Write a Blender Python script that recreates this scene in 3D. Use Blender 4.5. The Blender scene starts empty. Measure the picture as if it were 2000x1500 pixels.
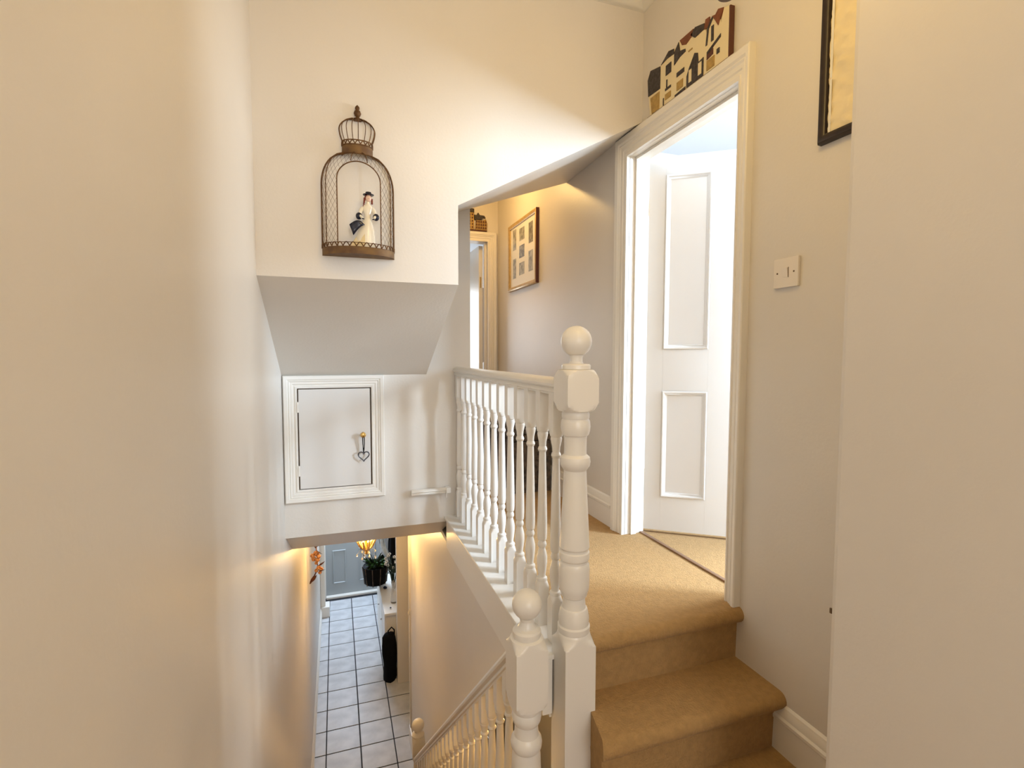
import bpy, bmesh, math, random
from mathutils import Vector, Matrix
random.seed(7)
PI = math.pi
S = bpy.context.scene
C = S.collection

# ------------------------------------------------------------------ camera
CAMZ = 0.96
yaw, pit, rol = 0.334775131, 0.0596285724, 0.00185793810
fw = Vector((math.sin(yaw)*math.cos(pit), math.cos(yaw)*math.cos(pit), -math.sin(pit)))
r0 = Vector((math.cos(yaw), -math.sin(yaw), 0)); u0 = r0.cross(fw)
rr = r0*math.cos(rol) + u0*math.sin(rol); uu = -r0*math.sin(rol) + u0*math.cos(rol)
cd = bpy.data.cameras.new('camera'); cam = bpy.data.objects.new('camera', cd); C.objects.link(cam)
cam.matrix_world = Matrix(((rr.x, uu.x, -fw.x, 0), (rr.y, uu.y, -fw.y, 0), (rr.z, uu.z, -fw.z, CAMZ), (0, 0, 0, 1)))
cd.sensor_width = 36; cd.lens = 36*988.525/2000; cd.clip_start = 0.02; cd.clip_end = 200
S.camera = cam

# ------------------------------------------------------------------ light and exposure
w = bpy.data.worlds.new('world'); S.world = w; w.use_nodes = True
w.node_tree.nodes['Background'].inputs[0].default_value = (0.80, 0.90, 1.0, 1)
w.node_tree.nodes['Background'].inputs[1].default_value = 2.0
S.view_settings.view_transform = 'Standard'; S.view_settings.look = 'None'
S.view_settings.gamma = 1; S.view_settings.use_curve_mapping = False
S.view_settings.exposure = 0.05

def area(name, loc, direction, sx, sy, power, col):
    l = bpy.data.lights.new(name, 'AREA'); l.shape = 'RECTANGLE'; l.size = sx; l.size_y = sy
    l.energy = power; l.color = col
    o = bpy.data.objects.new(name, l); C.objects.link(o); o.location = loc
    o.rotation_euler = Vector(direction).to_track_quat('-Z', 'Y').to_euler(); return o
def bulb(name, loc, rad, power, col):
    l = bpy.data.lights.new(name, 'POINT'); l.shadow_soft_size = rad; l.energy = power; l.color = col
    o = bpy.data.objects.new(name, l); C.objects.link(o); o.location = loc; return o
DAY = (0.86, 0.93, 1.0); WARM = (1.0, 0.62, 0.22); SOFT = (1.0, 0.86, 0.66)
area('daylight_side_room', (4.12, 0.04, 1.68), (-1, 0, 0), 1.0, 1.25, 330, (0.66, 0.82, 1.0))        # window of the side room
area('daylight_side_room_second', (4.12, 1.50, 1.66), (-1, 0, 0), 1.1, 1.25, 130, (0.84, 0.92, 1.0))
area('daylight_side_room_back', (3.0, -1.60, 1.60), (0, 1, 0), 1.5, 1.3, 2, DAY)      # its second window
area('daylight_rear_window', (0.35, -2.35, 1.35), (0, 1, -0.05), 1.1, 1.5, 30, (1.0, 0.95, 0.89))
area('daylight_front_room', (0.9, 7.9, 1.3), (0, -1, 0), 2.0, 1.3, 55, DAY)
area('daylight_front_door', (0.15, 8.45, -0.75), (0, -0.55, -1), 0.7, 0.35, 42, (0.62, 0.78, 1.0))
bulb('bulb_stair_pendant', (0.746, 0.85, 2.22), 0.08, 18, (1.0, 0.66, 0.20))
bulb('bulb_hall_chandelier', (0.24, 4.85, -0.74), 0.04, 30, WARM)
bulb('bulb_far_landing', (0.95, 3.75, 2.28), 0.04, 13, WARM)
bulb('bulb_passage', (1.12, 2.35, -0.75), 0.05, 16, WARM)

# ------------------------------------------------------------------ materials
def mat(name, col, rough=0.5, metal=0.0, bump=0.0, bscale=50.0, var=0.0, vscale=3.0, col2=None, emit=None, estr=0, spec=0.5, sheen=0.0, coat=0.0, detail=4.0):
    m = bpy.data.materials.new(name); m.use_nodes = True; nt = m.node_tree; b = nt.nodes['Principled BSDF']
    b.inputs['Base Color'].default_value = (*col, 1); b.inputs['Roughness'].default_value = rough
    b.inputs['Metallic'].default_value = metal; b.inputs['Specular IOR Level'].default_value = spec
    b.inputs['Sheen Weight'].default_value = sheen; b.inputs['Coat Weight'].default_value = coat
    tc = nt.nodes.new('ShaderNodeTexCoord')
    if var or col2:
        n = nt.nodes.new('ShaderNodeTexNoise'); n.inputs['Scale'].default_value = vscale; n.inputs['Detail'].default_value = detail
        nt.links.new(tc.outputs['Object'], n.inputs['Vector'])
        r = nt.nodes.new('ShaderNodeValToRGB'); r.color_ramp.elements[0].position = 0.35; r.color_ramp.elements[1].position = 0.65
        c2 = col2 or tuple(max(0, c*(1-var)) for c in col)
        r.color_ramp.elements[0].color = (*c2, 1); r.color_ramp.elements[1].color = (*col, 1)
        nt.links.new(n.outputs['Fac'], r.inputs['Fac']); nt.links.new(r.outputs['Color'], b.inputs['Base Color'])
    if bump:
        n2 = nt.nodes.new('ShaderNodeTexNoise'); n2.inputs['Scale'].default_value = bscale; n2.inputs['Detail'].default_value = 3
        nt.links.new(tc.outputs['Object'], n2.inputs['Vector'])
        bp = nt.nodes.new('ShaderNodeBump'); bp.inputs['Strength'].default_value = bump; bp.inputs['Distance'].default_value = 0.004
        nt.links.new(n2.outputs['Fac'], bp.inputs['Height']); nt.links.new(bp.outputs['Normal'], b.inputs['Normal'])
    if emit:
        b.inputs['Emission Color'].default_value = (*emit, 1); b.inputs['Emission Strength'].default_value = estr
    return m
M = {}
M['wall'] = mat('wall_paint', (0.76, 0.71, 0.64), 0.38, bump=0.12, bscale=90, var=0.03, vscale=2.0)
M['ceil'] = mat('ceiling_paint', (0.82, 0.79, 0.72), 0.8)
M['white'] = mat('white_gloss', (0.85, 0.81, 0.74), 0.28, bump=0.04, bscale=40)
M['door'] = mat('white_door_paint', (0.74, 0.71, 0.67), 0.35, bump=0.03, bscale=30)
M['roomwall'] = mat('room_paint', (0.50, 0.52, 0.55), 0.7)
M['carpet'] = mat('carpet_pile', (0.45, 0.275, 0.112), 0.95, bump=1.0, bscale=150, var=0.14, vscale=45, spec=0.1, sheen=0.08, detail=8)
M['tile'] = mat('stone_tile', (0.62, 0.63, 0.65), 0.42, var=0.22, vscale=6, detail=8)
M['grout'] = mat('dark_grout', (0.03, 0.03, 0.035), 0.8)
M['iron'] = mat('rusty_iron', (0.10, 0.045, 0.015), 0.6, metal=0.5, col2=(0.18, 0.09, 0.03), vscale=60)
M['ironpan'] = mat('aged_bronze', (0.20, 0.11, 0.035), 0.6, metal=0.3, col2=(0.12, 0.06, 0.025), vscale=25)
M['brass'] = mat('brass', (0.75, 0.50, 0.18), 0.25, metal=1.0)
M['steel'] = mat('steel', (0.55, 0.55, 0.56), 0.3, metal=1.0)
M['pewter'] = mat('dark_pewter', (0.10, 0.10, 0.11), 0.3, metal=0.9)
M['cream'] = mat('cream_porcelain', (0.88, 0.76, 0.48), 0.25, col2=(0.85, 0.70, 0.40), vscale=30, coat=0.5)
M['ivory'] = mat('ivory_porcelain', (0.90, 0.84, 0.70), 0.25, coat=0.5)
M['skin'] = mat('porcelain_skin', (0.88, 0.62, 0.48), 0.3, coat=0.4)
M['black'] = mat('black_cloth', (0.004, 0.004, 0.005), 0.9, spec=0.15, bump=0.4, bscale=60)
M['pitch'] = mat('pitch_black_glaze', (0.003, 0.003, 0.003), 0.6, spec=0.1)
M['navy'] = mat('navy_glaze', (0.01, 0.012, 0.03), 0.25)
M['hair'] = mat('auburn_glaze', (0.20, 0.03, 0.015), 0.3)
M['plate'] = mat('switch_plastic', (0.84, 0.77, 0.68), 0.3)
M['darkdot'] = mat('screw_and_gap_shade', (0.12, 0.07, 0.03), 0.5)  # screws, and the hatch gap where the dark stands for shade
M['frameblk'] = mat('dark_frame_wood', (0.022, 0.010, 0.006), 0.35, var=0.4, vscale=40)
M['parch'] = mat('crumpled_parchment', (0.86, 0.74, 0.50), 0.7, bump=1.0, bscale=22, var=0.06, vscale=9)
M['gold'] = mat('gilt_wood', (0.62, 0.42, 0.16), 0.35, metal=0.35, var=0.2, vscale=40)
M['framebrown'] = mat('frame_brown_side', (0.10, 0.02, 0.008), 0.5)
M['matboard'] = mat('mat_board', (0.86, 0.84, 0.78), 0.35)
M['photo'] = mat('old_photograph', (0.34, 0.33, 0.31), 0.3, col2=(0.08, 0.08, 0.085), vscale=35)
M['photo2'] = mat('faded_photograph', (0.50, 0.50, 0.47), 0.3, col2=(0.18, 0.18, 0.17), vscale=30)
M['wcream'] = mat('house_cream', (0.82, 0.70, 0.44), 0.6)
M['wochre'] = mat('house_ochre', (0.50, 0.32, 0.09), 0.6, var=0.3, vscale=60)
M['wblack'] = mat('house_black', (0.020, 0.012, 0.010), 0.6, col2=(0.06, 0.05, 0.05), vscale=80)
M['wred'] = mat('house_roof_red', (0.24, 0.07, 0.025), 0.6, var=0.3, vscale=60)
M['wbrown'] = mat('house_brown', (0.10, 0.03, 0.015), 0.6)
M['fdoor'] = mat('grey_door_paint', (0.36, 0.39, 0.40), 0.4)
M['glow'] = mat('lamp_glass', (1, 0.9, 0.7), 0.4, emit=(1.0, 0.78, 0.42), estr=6)
M['crystal'] = mat('crystal_drop', (0.95, 0.93, 0.90), 0.05, emit=None)
M['crystal'].node_tree.nodes['Principled BSDF'].inputs['Transmission Weight'].default_value = 0.8
M['leafd'] = mat('dark_leaf', (0.012, 0.03, 0.012), 0.5)
M['leafg'] = mat('green_leaf', (0.05, 0.16, 0.03), 0.5)
M['petal'] = mat('white_petal', (0.80, 0.80, 0.80), 0.5)
M['plume'] = mat('pale_blue_plume', (0.60, 0.72, 0.86), 0.6, var=0.2, vscale=20)
M['bronzefl'] = mat('bronze_flower', (0.62, 0.36, 0.20), 0.4, metal=0.3, col2=(0.26, 0.09, 0.03), vscale=40)
M['bronzelf'] = mat('bronze_leaf', (0.10, 0.03, 0.012), 0.5, metal=0.3)
M['amber'] = mat('amber_glass', (0.60, 0.42, 0.20), 0.2, col2=(0.30, 0.18, 0.06), vscale=60)
M['wicker'] = mat('dark_wicker', (0.14, 0.095, 0.06), 0.7, bump=1.0, bscale=50, col2=(0.03, 0.022, 0.016), vscale=30)
M['greyfur'] = mat('mottled_throw', (0.20, 0.16, 0.12), 0.9, bump=0.6, bscale=70, col2=(0.06, 0.05, 0.04), vscale=25)
M['curtain'] = mat('curtain_cloth', (0.55, 0.62, 0.68), 0.8)
M['grey'] = mat('grey_metal', (0.20, 0.20, 0.20), 0.5)
M['brownstrip'] = mat('threshold_metal', (0.35, 0.22, 0.14), 0.4, metal=0.6)
gl = bpy.data.materials.new('window_glass'); gl.use_nodes = True; nt = gl.node_tree
for n in list(nt.nodes): nt.nodes.remove(n)
_o = nt.nodes.new('ShaderNodeOutputMaterial'); _m = nt.nodes.new('ShaderNodeMixShader'); _t = nt.nodes.new('ShaderNodeBsdfTransparent'); _g = nt.nodes.new('ShaderNodeBsdfGlossy')
_g.inputs['Roughness'].default_value = 0.02; _m.inputs[0].default_value = 0.06
nt.links.new(_t.outputs[0], _m.inputs[1]); nt.links.new(_g.outputs[0], _m.inputs[2]); nt.links.new(_m.outputs[0], _o.inputs[0])
M['glass'] = gl

# ------------------------------------------------------------------ helpers (meshes are authored in world coordinates)
def finish(name, verts, faces, m, parent=None, smooth=None, loc=None):
    me = bpy.data.meshes.new(name)
    off = Vector(loc) if loc is not None else (parent['_w'] and Vector(parent['_w']) if parent is not None and '_w' in parent else Vector((0, 0, 0)))
    me.from_pydata([tuple(Vector(v)-off) for v in verts], [], faces)
    bm = bmesh.new(); bm.from_mesh(me); bmesh.ops.recalc_face_normals(bm, faces=bm.faces); bm.to_mesh(me); bm.free()
    if smooth:
        for p in me.polygons: p.use_smooth = True
        me.set_sharp_from_angle(angle=math.radians(smooth))
    me.materials.append(m); me.validate()
    o = bpy.data.objects.new(name, me); C.objects.link(o)
    if smooth and smooth <= 40:
        wn = o.modifiers.new('normals', 'WEIGHTED_NORMAL'); wn.keep_sharp = True; wn.weight = 100
    if parent is not None: o.parent = parent
    elif loc is not None: o.location = loc
    return o
class MB:
    def __init__(s): s.v = []; s.f = []
    def add(s, v, f):
        k = len(s.v); s.v += [tuple(p) for p in v]; s.f += [tuple(i+k for i in q) for q in f]; return s
    def box(s, x0, x1, y0, y1, z0, z1):
        v = [(x, y, z) for z in (z0, z1) for y in (y0, y1) for x in (x0, x1)]
        return s.add(v, [(0, 2, 3, 1), (4, 5, 7, 6), (0, 1, 5, 4), (2, 6, 7, 3), (0, 4, 6, 2), (1, 3, 7, 5)])
    def bbox(s, x0, x1, y0, y1, z0, z1, b=0.004):      # bevelled box
        bm = bmesh.new(); bmesh.ops.create_cube(bm, size=1)
        for v in bm.verts: v.co = Vector(((x0+x1)/2+v.co.x*(x1-x0), (y0+y1)/2+v.co.y*(y1-y0), (z0+z1)/2+v.co.z*(z1-z0)))
        bmesh.ops.bevel(bm, geom=list(bm.edges), offset=b, segments=2, affect='EDGES', profile=0.6)
        bm.verts.index_update(); s.add([v.co[:] for v in bm.verts], [[v.index for v in f.verts] for f in bm.faces]); bm.free(); return s
    def prism(s, poly, axis, a, b):                    # polygon of two coords extruded along axis
        n = len(poly)
        def P(p, t): return {'X': (t, p[0], p[1]), 'Y': (p[0], t, p[1]), 'Z': (p[0], p[1], t)}[axis]
        v = [P(p, a) for p in poly]+[P(p, b) for p in poly]
        f = [tuple(range(n)), tuple(range(2*n-1, n-1, -1))]+[(i, (i+1) % n, (i+1) % n+n, i+n) for i in range(n)]
        return s.add(v, f)
    def lathe(s, c, prof, seg=24, axis='Z', sx=1.0, sy=1.0):   # prof: (t, r[, square half size])
        rings = []
        v = []; f = []
        for p in prof:
            t, r = p[0], p[1]; sq = p[2] if len(p) > 2 else None
            for k in range(seg):
                a = 2*PI*k/seg; ca, sa = math.cos(a), math.sin(a)
                q = min(r, sq/max(abs(ca), abs(sa))) if sq else r
                x, y = q*ca*sx, q*sa*sy
                v.append({'Z': (c[0]+x, c[1]+y, c[2]+t), 'Y': (c[0]+x, c[1]+t, c[2]+y), 'X': (c[0]+t, c[1]+x, c[2]+y)}[axis])
        n = len(prof)
        for i in range(n-1):
            for k in range(seg):
                f.append((i*seg+k, i*seg+(k+1) % seg, (i+1)*seg+(k+1) % seg, (i+1)*seg+k))
        f.append(tuple(range(seg))); f.append(tuple((n-1)*seg+k for k in range(seg)))
        return s.add(v, f)
    def ball(s, c, r, seg=20, sx=1, sy=1, sz=1, rg=None):
        n = rg or seg//2
        pr = [(-r*math.cos(PI*i/n)*sz, max(1e-4, r*math.sin(PI*i/n))) for i in range(n+1)]
        return s.lathe(c, pr, seg, sx=sx, sy=sy)
    def tube(s, pts, r, seg=6, closed=False):
        pts = [Vector(p) for p in pts]; n = len(pts); v = []; f = []
        rs = r if isinstance(r, (list, tuple)) else [r]*n
        up = None
        for i, p in enumerate(pts):
            if closed: d = pts[(i+1) % n]-pts[i-1]
            else: d = pts[min(i+1, n-1)]-pts[max(i-1, 0)]
            d.normalize()
            if up is None: up = Vector((0, 0, 1)) if abs(d.z) < 0.9 else Vector((0, 1, 0))
            a = d.cross(up)
            if a.length < 1e-4: a = d.cross(Vector((1, 0.1, 0)))
            a.normalize(); up = a.cross(d).normalized()
            for k in range(seg):
                t = 2*PI*k/seg; q = p+(a*math.cos(t)+up*math.sin(t))*rs[i]; v.append(q)
        m_ = n if closed else n-1
        for i in range(m_):
            j = (i+1) % n
            for k in range(seg): f.append((i*seg+k, i*seg+(k+1) % seg, j*seg+(k+1) % seg, j*seg+k))
        if not closed: f.append(tuple(range(seg))); f.append(tuple((n-1)*seg+k for k in range(seg)))
        return s.add(v, f)
    def sweep(s, path, prof, place):
        # mitred moulding: path = open/closed 2D polyline, prof = [(outward offset, depth)], place(u, v, depth) -> world
        closed = path[0] == path[-1]; P = [Vector(p) for p in (path[:-1] if closed else path)]; n = len(P); v = []; f = []
        def nor(a, b): d = (b-a).normalized(); return Vector((d.y, -d.x))
        for i, p in enumerate(P):
            if closed or 0 < i < n-1:
                n1 = nor(P[i-1], p); n2 = nor(p, P[(i+1) % n]); m_ = n1+n2; m_ = m_/(m_.length_squared)*2 if m_.length > 1e-6 else n1
            elif i == 0: m_ = nor(P[0], P[1])
            else: m_ = nor(P[-2], P[-1])
            for o, d in prof: q = p+m_*o; v.append(place(q.x, q.y, d))
        k = len(prof)
        for i in range(n if closed else n-1):
            j = (i+1) % n
            for a in range(k-1): f.append((i*k+a, i*k+a+1, j*k+a+1, j*k+a))
        if not closed: f.append(tuple(range(k))); f.append(tuple((n-1)*k+a for a in range(k)))
        return s.add(v, f)
    def leaf(s, base, tip, wdt, bend=(0, 0, 0.01), n=4):
        b = Vector(base); t = Vector(tip); d = t-b; sd = d.cross(Vector((0.3, 0.5, 0.8)))
        if sd.length < 1e-6: sd = Vector((1, 0, 0))
        sd.normalize(); v = []; f = []; bend = Vector(bend)
        for i in range(n+1):
            u = i/n; q = b+d*u+bend*math.sin(PI*u); ww = wdt*math.sin(PI*min(0.98, 0.06+u*0.92))
            v += [q-sd*ww, q+bend*0.3+sd.cross(d).normalized()*wdt*0.15, q+sd*ww]
        for i in range(n):
            for a in range(2): f.append((i*3+a, i*3+a+1, i*3+a+4, i*3+a+3))
        return s.add(v, f)
    def build(s, name, m, parent=None, smooth=None, loc=None): return finish(name, s.v, s.f, m, parent, smooth, loc)

def tag(o, label, cat, group=None, kind=None):
    o['label'] = label; o['category'] = cat
    if group: o['group'] = group
    if kind: o['kind'] = kind
    return o
def thing(name, loc, label, cat, group=None, kind=None):
    o = bpy.data.objects.new(name, None); C.objects.link(o); o.location = loc; o.empty_display_size = 0.1
    o['_w'] = list(loc); return tag(o, label, cat, group, kind)
def struct(name, mb, m, label, cat='wall', smooth=None): return tag(mb.build(name, m, None, smooth), label, cat, kind='structure')
def copy_part(o, parent, loc=(0, 0, 0)):
    c = o.copy(); C.objects.link(c); c.parent = parent; c.location = loc; return c

XL, XR = -0.285, 1.437
DW, DH = 2.20, 3.06
FL = -3.05
CZ = 2.655

# ------------------------------------------------------------------ setting: walls, floors, ceilings
struct('wall_left', MB().box(XL-0.12, XL, -2.5, 8.9, FL-0.1, CZ), M['wall'], 'tall cream painted wall running along the left side of the stairwell')
struct('wall_right', MB().box(XR, XR+0.10, 0.0, 1.52, -0.45, CZ).box(XR, XR+0.10, 2.33, 4.60, -0.25, CZ).box(XR, XR+0.10, 1.52, 2.33, 1.99, CZ).box(XR, XR+0.1, 1.52, 2.33, -0.25, -0.02),
       M['wall'], 'cream wall on the right holding the panelled door and light switch')
struct('wall_near_right', MB().bbox(1.05, 1.70, -2.5, 0.817, -0.62, CZ, 0.012), M['wall'], 'cream wall corner projecting at the right edge of the view')
# bulkhead: one solid with a level lower edge on the left and a raking one on the right
bk = MB()
bk.prism([(DW, 1.262), (DW, CZ), (DH+0.1, CZ), (DH+0.1, 0.80), (DH, 0.835)], 'X', XL, 0.515)
N = 8; v = []; f = []
for i in range(N+1):
    for j in range(N+1):
        a = i/N; b = j/N; x = 0.515+(XR-0.515)*a; y = DW+(DH-DW)*b
        zf = 1.605+(2.092-1.605)*a; zb = 1.748+(2.070-1.748)*a
        v.append((x, y, zf+(zb-zf)*b))
for i in range(N):
    for j in range(N): f.append((i*(N+1)+j, (i+1)*(N+1)+j, (i+1)*(N+1)+j+1, i*(N+1)+j+1))
bk.add(v, f)
fr = [v[i*(N+1)] for i in range(N+1)]; bkk = [v[i*(N+1)+N] for i in range(N+1)]
def curtain(row, ztop):
    n = len(row); vv = list(row)+[(p[0], p[1], ztop) for p in row]
    bk.add(vv, [(i, i+1, n+i+1, n+i) for i in range(n-1)])
curtain(fr, CZ); curtain(bkk, CZ)
bk.add([(0.515, DW, 1.262), (0.515, DW, 1.605), (0.515, DH, 1.748), (0.515, DH, 0.835)], [(0, 1, 2, 3)])
struct('wall_front', bk, M['wall'], 'cream bulkhead wall facing the camera behind the birdcage', smooth=25)
# lower far wall with the cupboard hatch, and its raked underside above the hall
lw = MB().prism([(DH, -0.083), (DH, 2.30), (DH+0.10, 2.30), (DH+0.10, -0.083)], 'X', XL, 0.63)
lw.box(0.63, 0.790, DH, DH+0.10, -0.083, 2.30)
struct('wall_hatch', lw, M['wall'], 'pale wall below the sloping bulkhead, striped by baluster shadows')
struct('trim_soffit', MB().prism([(DH+0.012, -0.083), (DH+0.10, -0.083), (DH+0.45, -0.083), (DH+0.45, -0.30), (DH+0.42, -0.30)], 'X', XL, 0.672), M['wall'],
       'tan sloping soffit strip under the hatch wall above the hall', 'trim')
struct('ceiling', MB().box(XL-0.1, 1.7, -2.5, DH+0.1, CZ, CZ+0.1), M['ceil'], 'cream ceiling above the stairwell, just showing at the top', 'ceiling')
cv = MB(); cp = [(0.0, 0.0), (0.0, -0.05), (0.012, -0.048), (0.03, -0.03), (0.045, -0.012), (0.05, 0.0)]
cv.sweep([(XL, DW), (XR, DW), (XR, 0.0)], [(d, z) for d, z in cp], lambda u, q, d: (u, q, CZ+d))
struct('trim_coving', cv, M['ceil'], 'pale plaster coving in the corner above the birdcage wall', 'trim', smooth=40)
struct('ceiling_far_landing', MB().box(XL, XR, DH+0.1, 4.60, 2.42, 2.5), M['ceil'], 'ceiling of the far landing beyond the raking opening', 'ceiling')
# landing floor with carpet, edge board
def nose(y, z, drop, depth, x0, x1, mb, rad=0.030, over=0.035):
    # carpeted tread end: bullnose at front (y), riser going down
    pts = [(y+depth, z)]
    pts.append((y+rad, z))
    for k in range(1, 9):
        a = PI/2+PI*k/9*1.0; pts.append((y+rad+rad*1.0*math.cos(a), z-rad+rad*math.sin(a)))
    pts += [(y+over, z-2*rad-0.004), (y+over+0.004, z-drop), (y+depth, z-drop)]
    mb.prism(pts, 'X', x0, x1)
fl = MB(); nose(1.462, 0.0, 0.25, 3.14, 0.79, XR, fl)
fl.box(XL, 0.79, DH+0.10, 4.60, -0.075, 0.0)
struct('floor_landing', fl, M['carpet'], 'beige carpet on the upper landing, rounded over its front edge', 'floor', smooth=50)
st = thing('staircase', (1.1, 1.28, -0.41), 'carpeted steps between the half landing and the upper landing', 'stairs', kind='structure')
sb = MB(); nose(1.262, -0.205, 0.207, 0.245, 0.786, XR, sb); sb.v = [((p[0]-max(0, 1.40-p[1])*0.42) if p[0] < 1.0 else p[0], p[1], p[2]) for p in sb.v]; sb.build('step', M['carpet'], st, 50)
struct('floor_half_landing', MB().box(0.615, XR, -2.5, 1.31, -0.60, -0.41), M['carpet'], 'tan carpet of the half landing at the foot of the two steps', 'floor')
lf = MB().box(XL, 0.615, -2.5, -0.3, -0.60, -0.41).box(XL, 0.615, -0.3, 0.4, -0.75, -0.61).box(XL, 0.615, 0.4, 1.60, -1.0, -0.81)
struct('floor_quarter_landing', lf, M['carpet'], 'carpeted turning steps at the top of the lower flight', 'floor')
fs = thing('lower_staircase', (0.12, 1.6, FL), 'flight of carpeted stairs going down to the tiled hall', 'stairs', kind='structure')
tr = MB(); nose(1.60, -0.81-0.2036, 0.2036, 0.24, XL, 0.54, tr); s0 = tr.build('step', M['carpet'], fs, 50)
for i in range(1, 10):
    copy_part(s0, fs, (0, 0.212*i, -0.2036*i))
# string of the lower flight (sloped board)
def zn(y): return -0.81-0.96*(y-1.60)
sg = MB().prism([(1.517, zn(1.517)+0.07), (3.87, zn(3.87)+0.07), (3.87, max(FL, zn(3.87)-0.24)), (1.517, zn(1.517)-0.24)], 'X', 0.542, 0.580)
sg.build('string_board', M['white'], fs)
# landing edge board + capping
eb = MB().bbox(0.632, 0.668, 1.50, DH, -0.25, -0.062, 0.003); struct('trim_landing_edge', eb, M['white'], 'white board facing the edge of the upper landing', 'trim')
cpg = MB().bbox(0.618, 0.792, 1.50, DH, -0.064, -0.045, 0.006); struct('trim_landing_capping', cpg, M['white'], 'white capping strip under the landing balusters', 'trim', 40)
struct('ceiling_passage', MB().box(0.668, XR, 1.525, 4.60, -0.28, -0.251), M['ceil'], 'ceiling of the passage under the landing', 'ceiling')
# wall under the landing edge, with the raked opening under the rail
struct('wall_stair_right', MB().prism([(1.95, -0.25), (5.05, -0.25), (5.05, FL), (3.35, FL), (3.35, -1.70), (1.98, -0.36)], 'X', 0.67, 0.76), M['wall'],
       'tan wall under the landing beside the lower handrail')
struct('trim_wall_end', MB().bbox(0.655, 0.775, 5.05, 5.085, FL, -0.30, 0.008), M['white'], 'white painted corner strip at the end of the tan hall wall', 'trim', 40)
struct('baseboard_stair_right', MB().bbox(0.650, 0.669, 4.0, 5.10, FL, FL+0.17, 0.008).bbox(0.650, 0.78, 5.086, 5.104, FL, FL+0.17, 0.008), M['white'], 'short white skirting wrapping the end of the tan hall wall', 'baseboard', 40)
struct('wall_passage_right', MB().box(XR, XR+0.1, 1.0, 6.2, FL, -0.26).box(0.66, XR, 0.9, 1.0, FL, -0.6).box(0.76, XR, 5.0, 5.04, FL, -0.25), M['wall'], 'warm lit wall of the passage behind the lower balusters')
struct('wall_hall_nib', MB().box(0.645, 1.5, 6.06, 6.16, FL, -0.30), M['wall'], 'narrow cream wall end beside the hall cabinet')
struct('wall_hall_right', MB().box(0.78, 0.88, 6.16, 8.9, FL, -0.30), M['wall'], 'right wall of the hall behind the white cabinet')
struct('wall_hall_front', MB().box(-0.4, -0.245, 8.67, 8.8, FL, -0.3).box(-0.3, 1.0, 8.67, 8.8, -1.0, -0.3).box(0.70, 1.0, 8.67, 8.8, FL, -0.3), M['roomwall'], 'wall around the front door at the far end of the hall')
struct('ceiling_hall', MB().box(XL, XR, DH+0.45, 8.9, -0.30, -0.26), M['ceil'], 'hall ceiling behind the soffit strip', 'ceiling')
struct('wall_rear', MB().box(XL, -0.2, -2.6, -2.5, -0.6, CZ).box(0.9, 1.7, -2.6, -2.5, -0.6, CZ).box(-0.2, 0.9, -2.6, -2.5, -0.6, 0.6).box(-0.2, 0.9, -2.6, -2.5, 2.1, CZ), M['wall'], 'wall with a window behind the camera')
# wall under quarter landing closing the void
struct('wall_understair', MB().box(XL, 0.615, 0.35, 0.42, FL, -0.76), M['wall'], 'wall under the turning steps')

# skirtings
SK = [(0, 0), (0, 0.018), (0.105, 0.018), (0.110, 0.022), (0.120, 0.022), (0.127, 0.016), (0.140, 0.014), (0.150, 0.010), (0.158, 0.008), (0.165, 0.0)]
def skirting(name, x, y0, y1, z, side, label, h=1.0):
    mb = MB().prism([(z+a*h, x+side*b) for a, b in SK], 'Y', y0, y1)
    mb.v = [(p[2], p[1], p[0]) for p in mb.v]        # (z, y, x) -> (x, y, z)
    return struct(name, mb, M['white'], label, 'baseboard', 30)
skirting('baseboard_right', XR, 0.80, 1.305, -0.41, -1, 'white moulded skirting at the foot of the carpeted steps', 1.02)
skirting('baseboard_right_far', XR, 2.42, 4.54, 0.0, -1, 'white moulded skirting behind the landing balusters')
skirting('baseboard_hall_left', XL, 3.9, 8.1, FL, 1, 'white skirting along the left side of the tiled hall', 0.9)

# ------------------------------------------------------------------ hall floor tiles
fh = tag(MB().box(XL, XR, 1.0, 8.9, FL-0.1, FL-0.006).build('floor_hall', M['grout']), 'pale stone tiled hall floor with dark grout seen down the stairwell', 'floor', kind='structure')
P_ = 0.333; g = 0.0065
tm = MB().bbox(-P_/2+g, P_/2-g, -P_/2+g, P_/2-g, FL-0.010, FL, 0.0015).build('tile', M['tile'], fh)
tm.location = (0.005+0.0, 5.17+P_/2, 0)
cols = [0.005, 0.338]; rows = [4.84-P_*2+P_/2+P_*k for k in range(13)]
n_ = 0
for r in rows:
    for c in cols:
        if n_ == 0: tm.location = (c+0.0, r, 0)
        else: copy_part(tm, fh, (c, r, 0))
        n_ += 1
tl = MB().bbox(XL+0.002, -0.166+0.0, -P_/2+g, P_/2-g, FL-0.010, FL, 0.0015).build('tile', M['tile'], fh)
t2 = MB().bbox(0.5095, 0.5045+P_-g, -P_/2+g, P_/2-g, FL-0.010, FL, 0.0015).build('tile', M['tile'], fh)
for i, r in enumerate(rows):
    if i == 0: tl.location = (0, r, 0); t2.location = (0, r, 0)
    else: copy_part(tl, fh, (0, r, 0)); copy_part(t2, fh, (0, r, 0))

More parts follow.
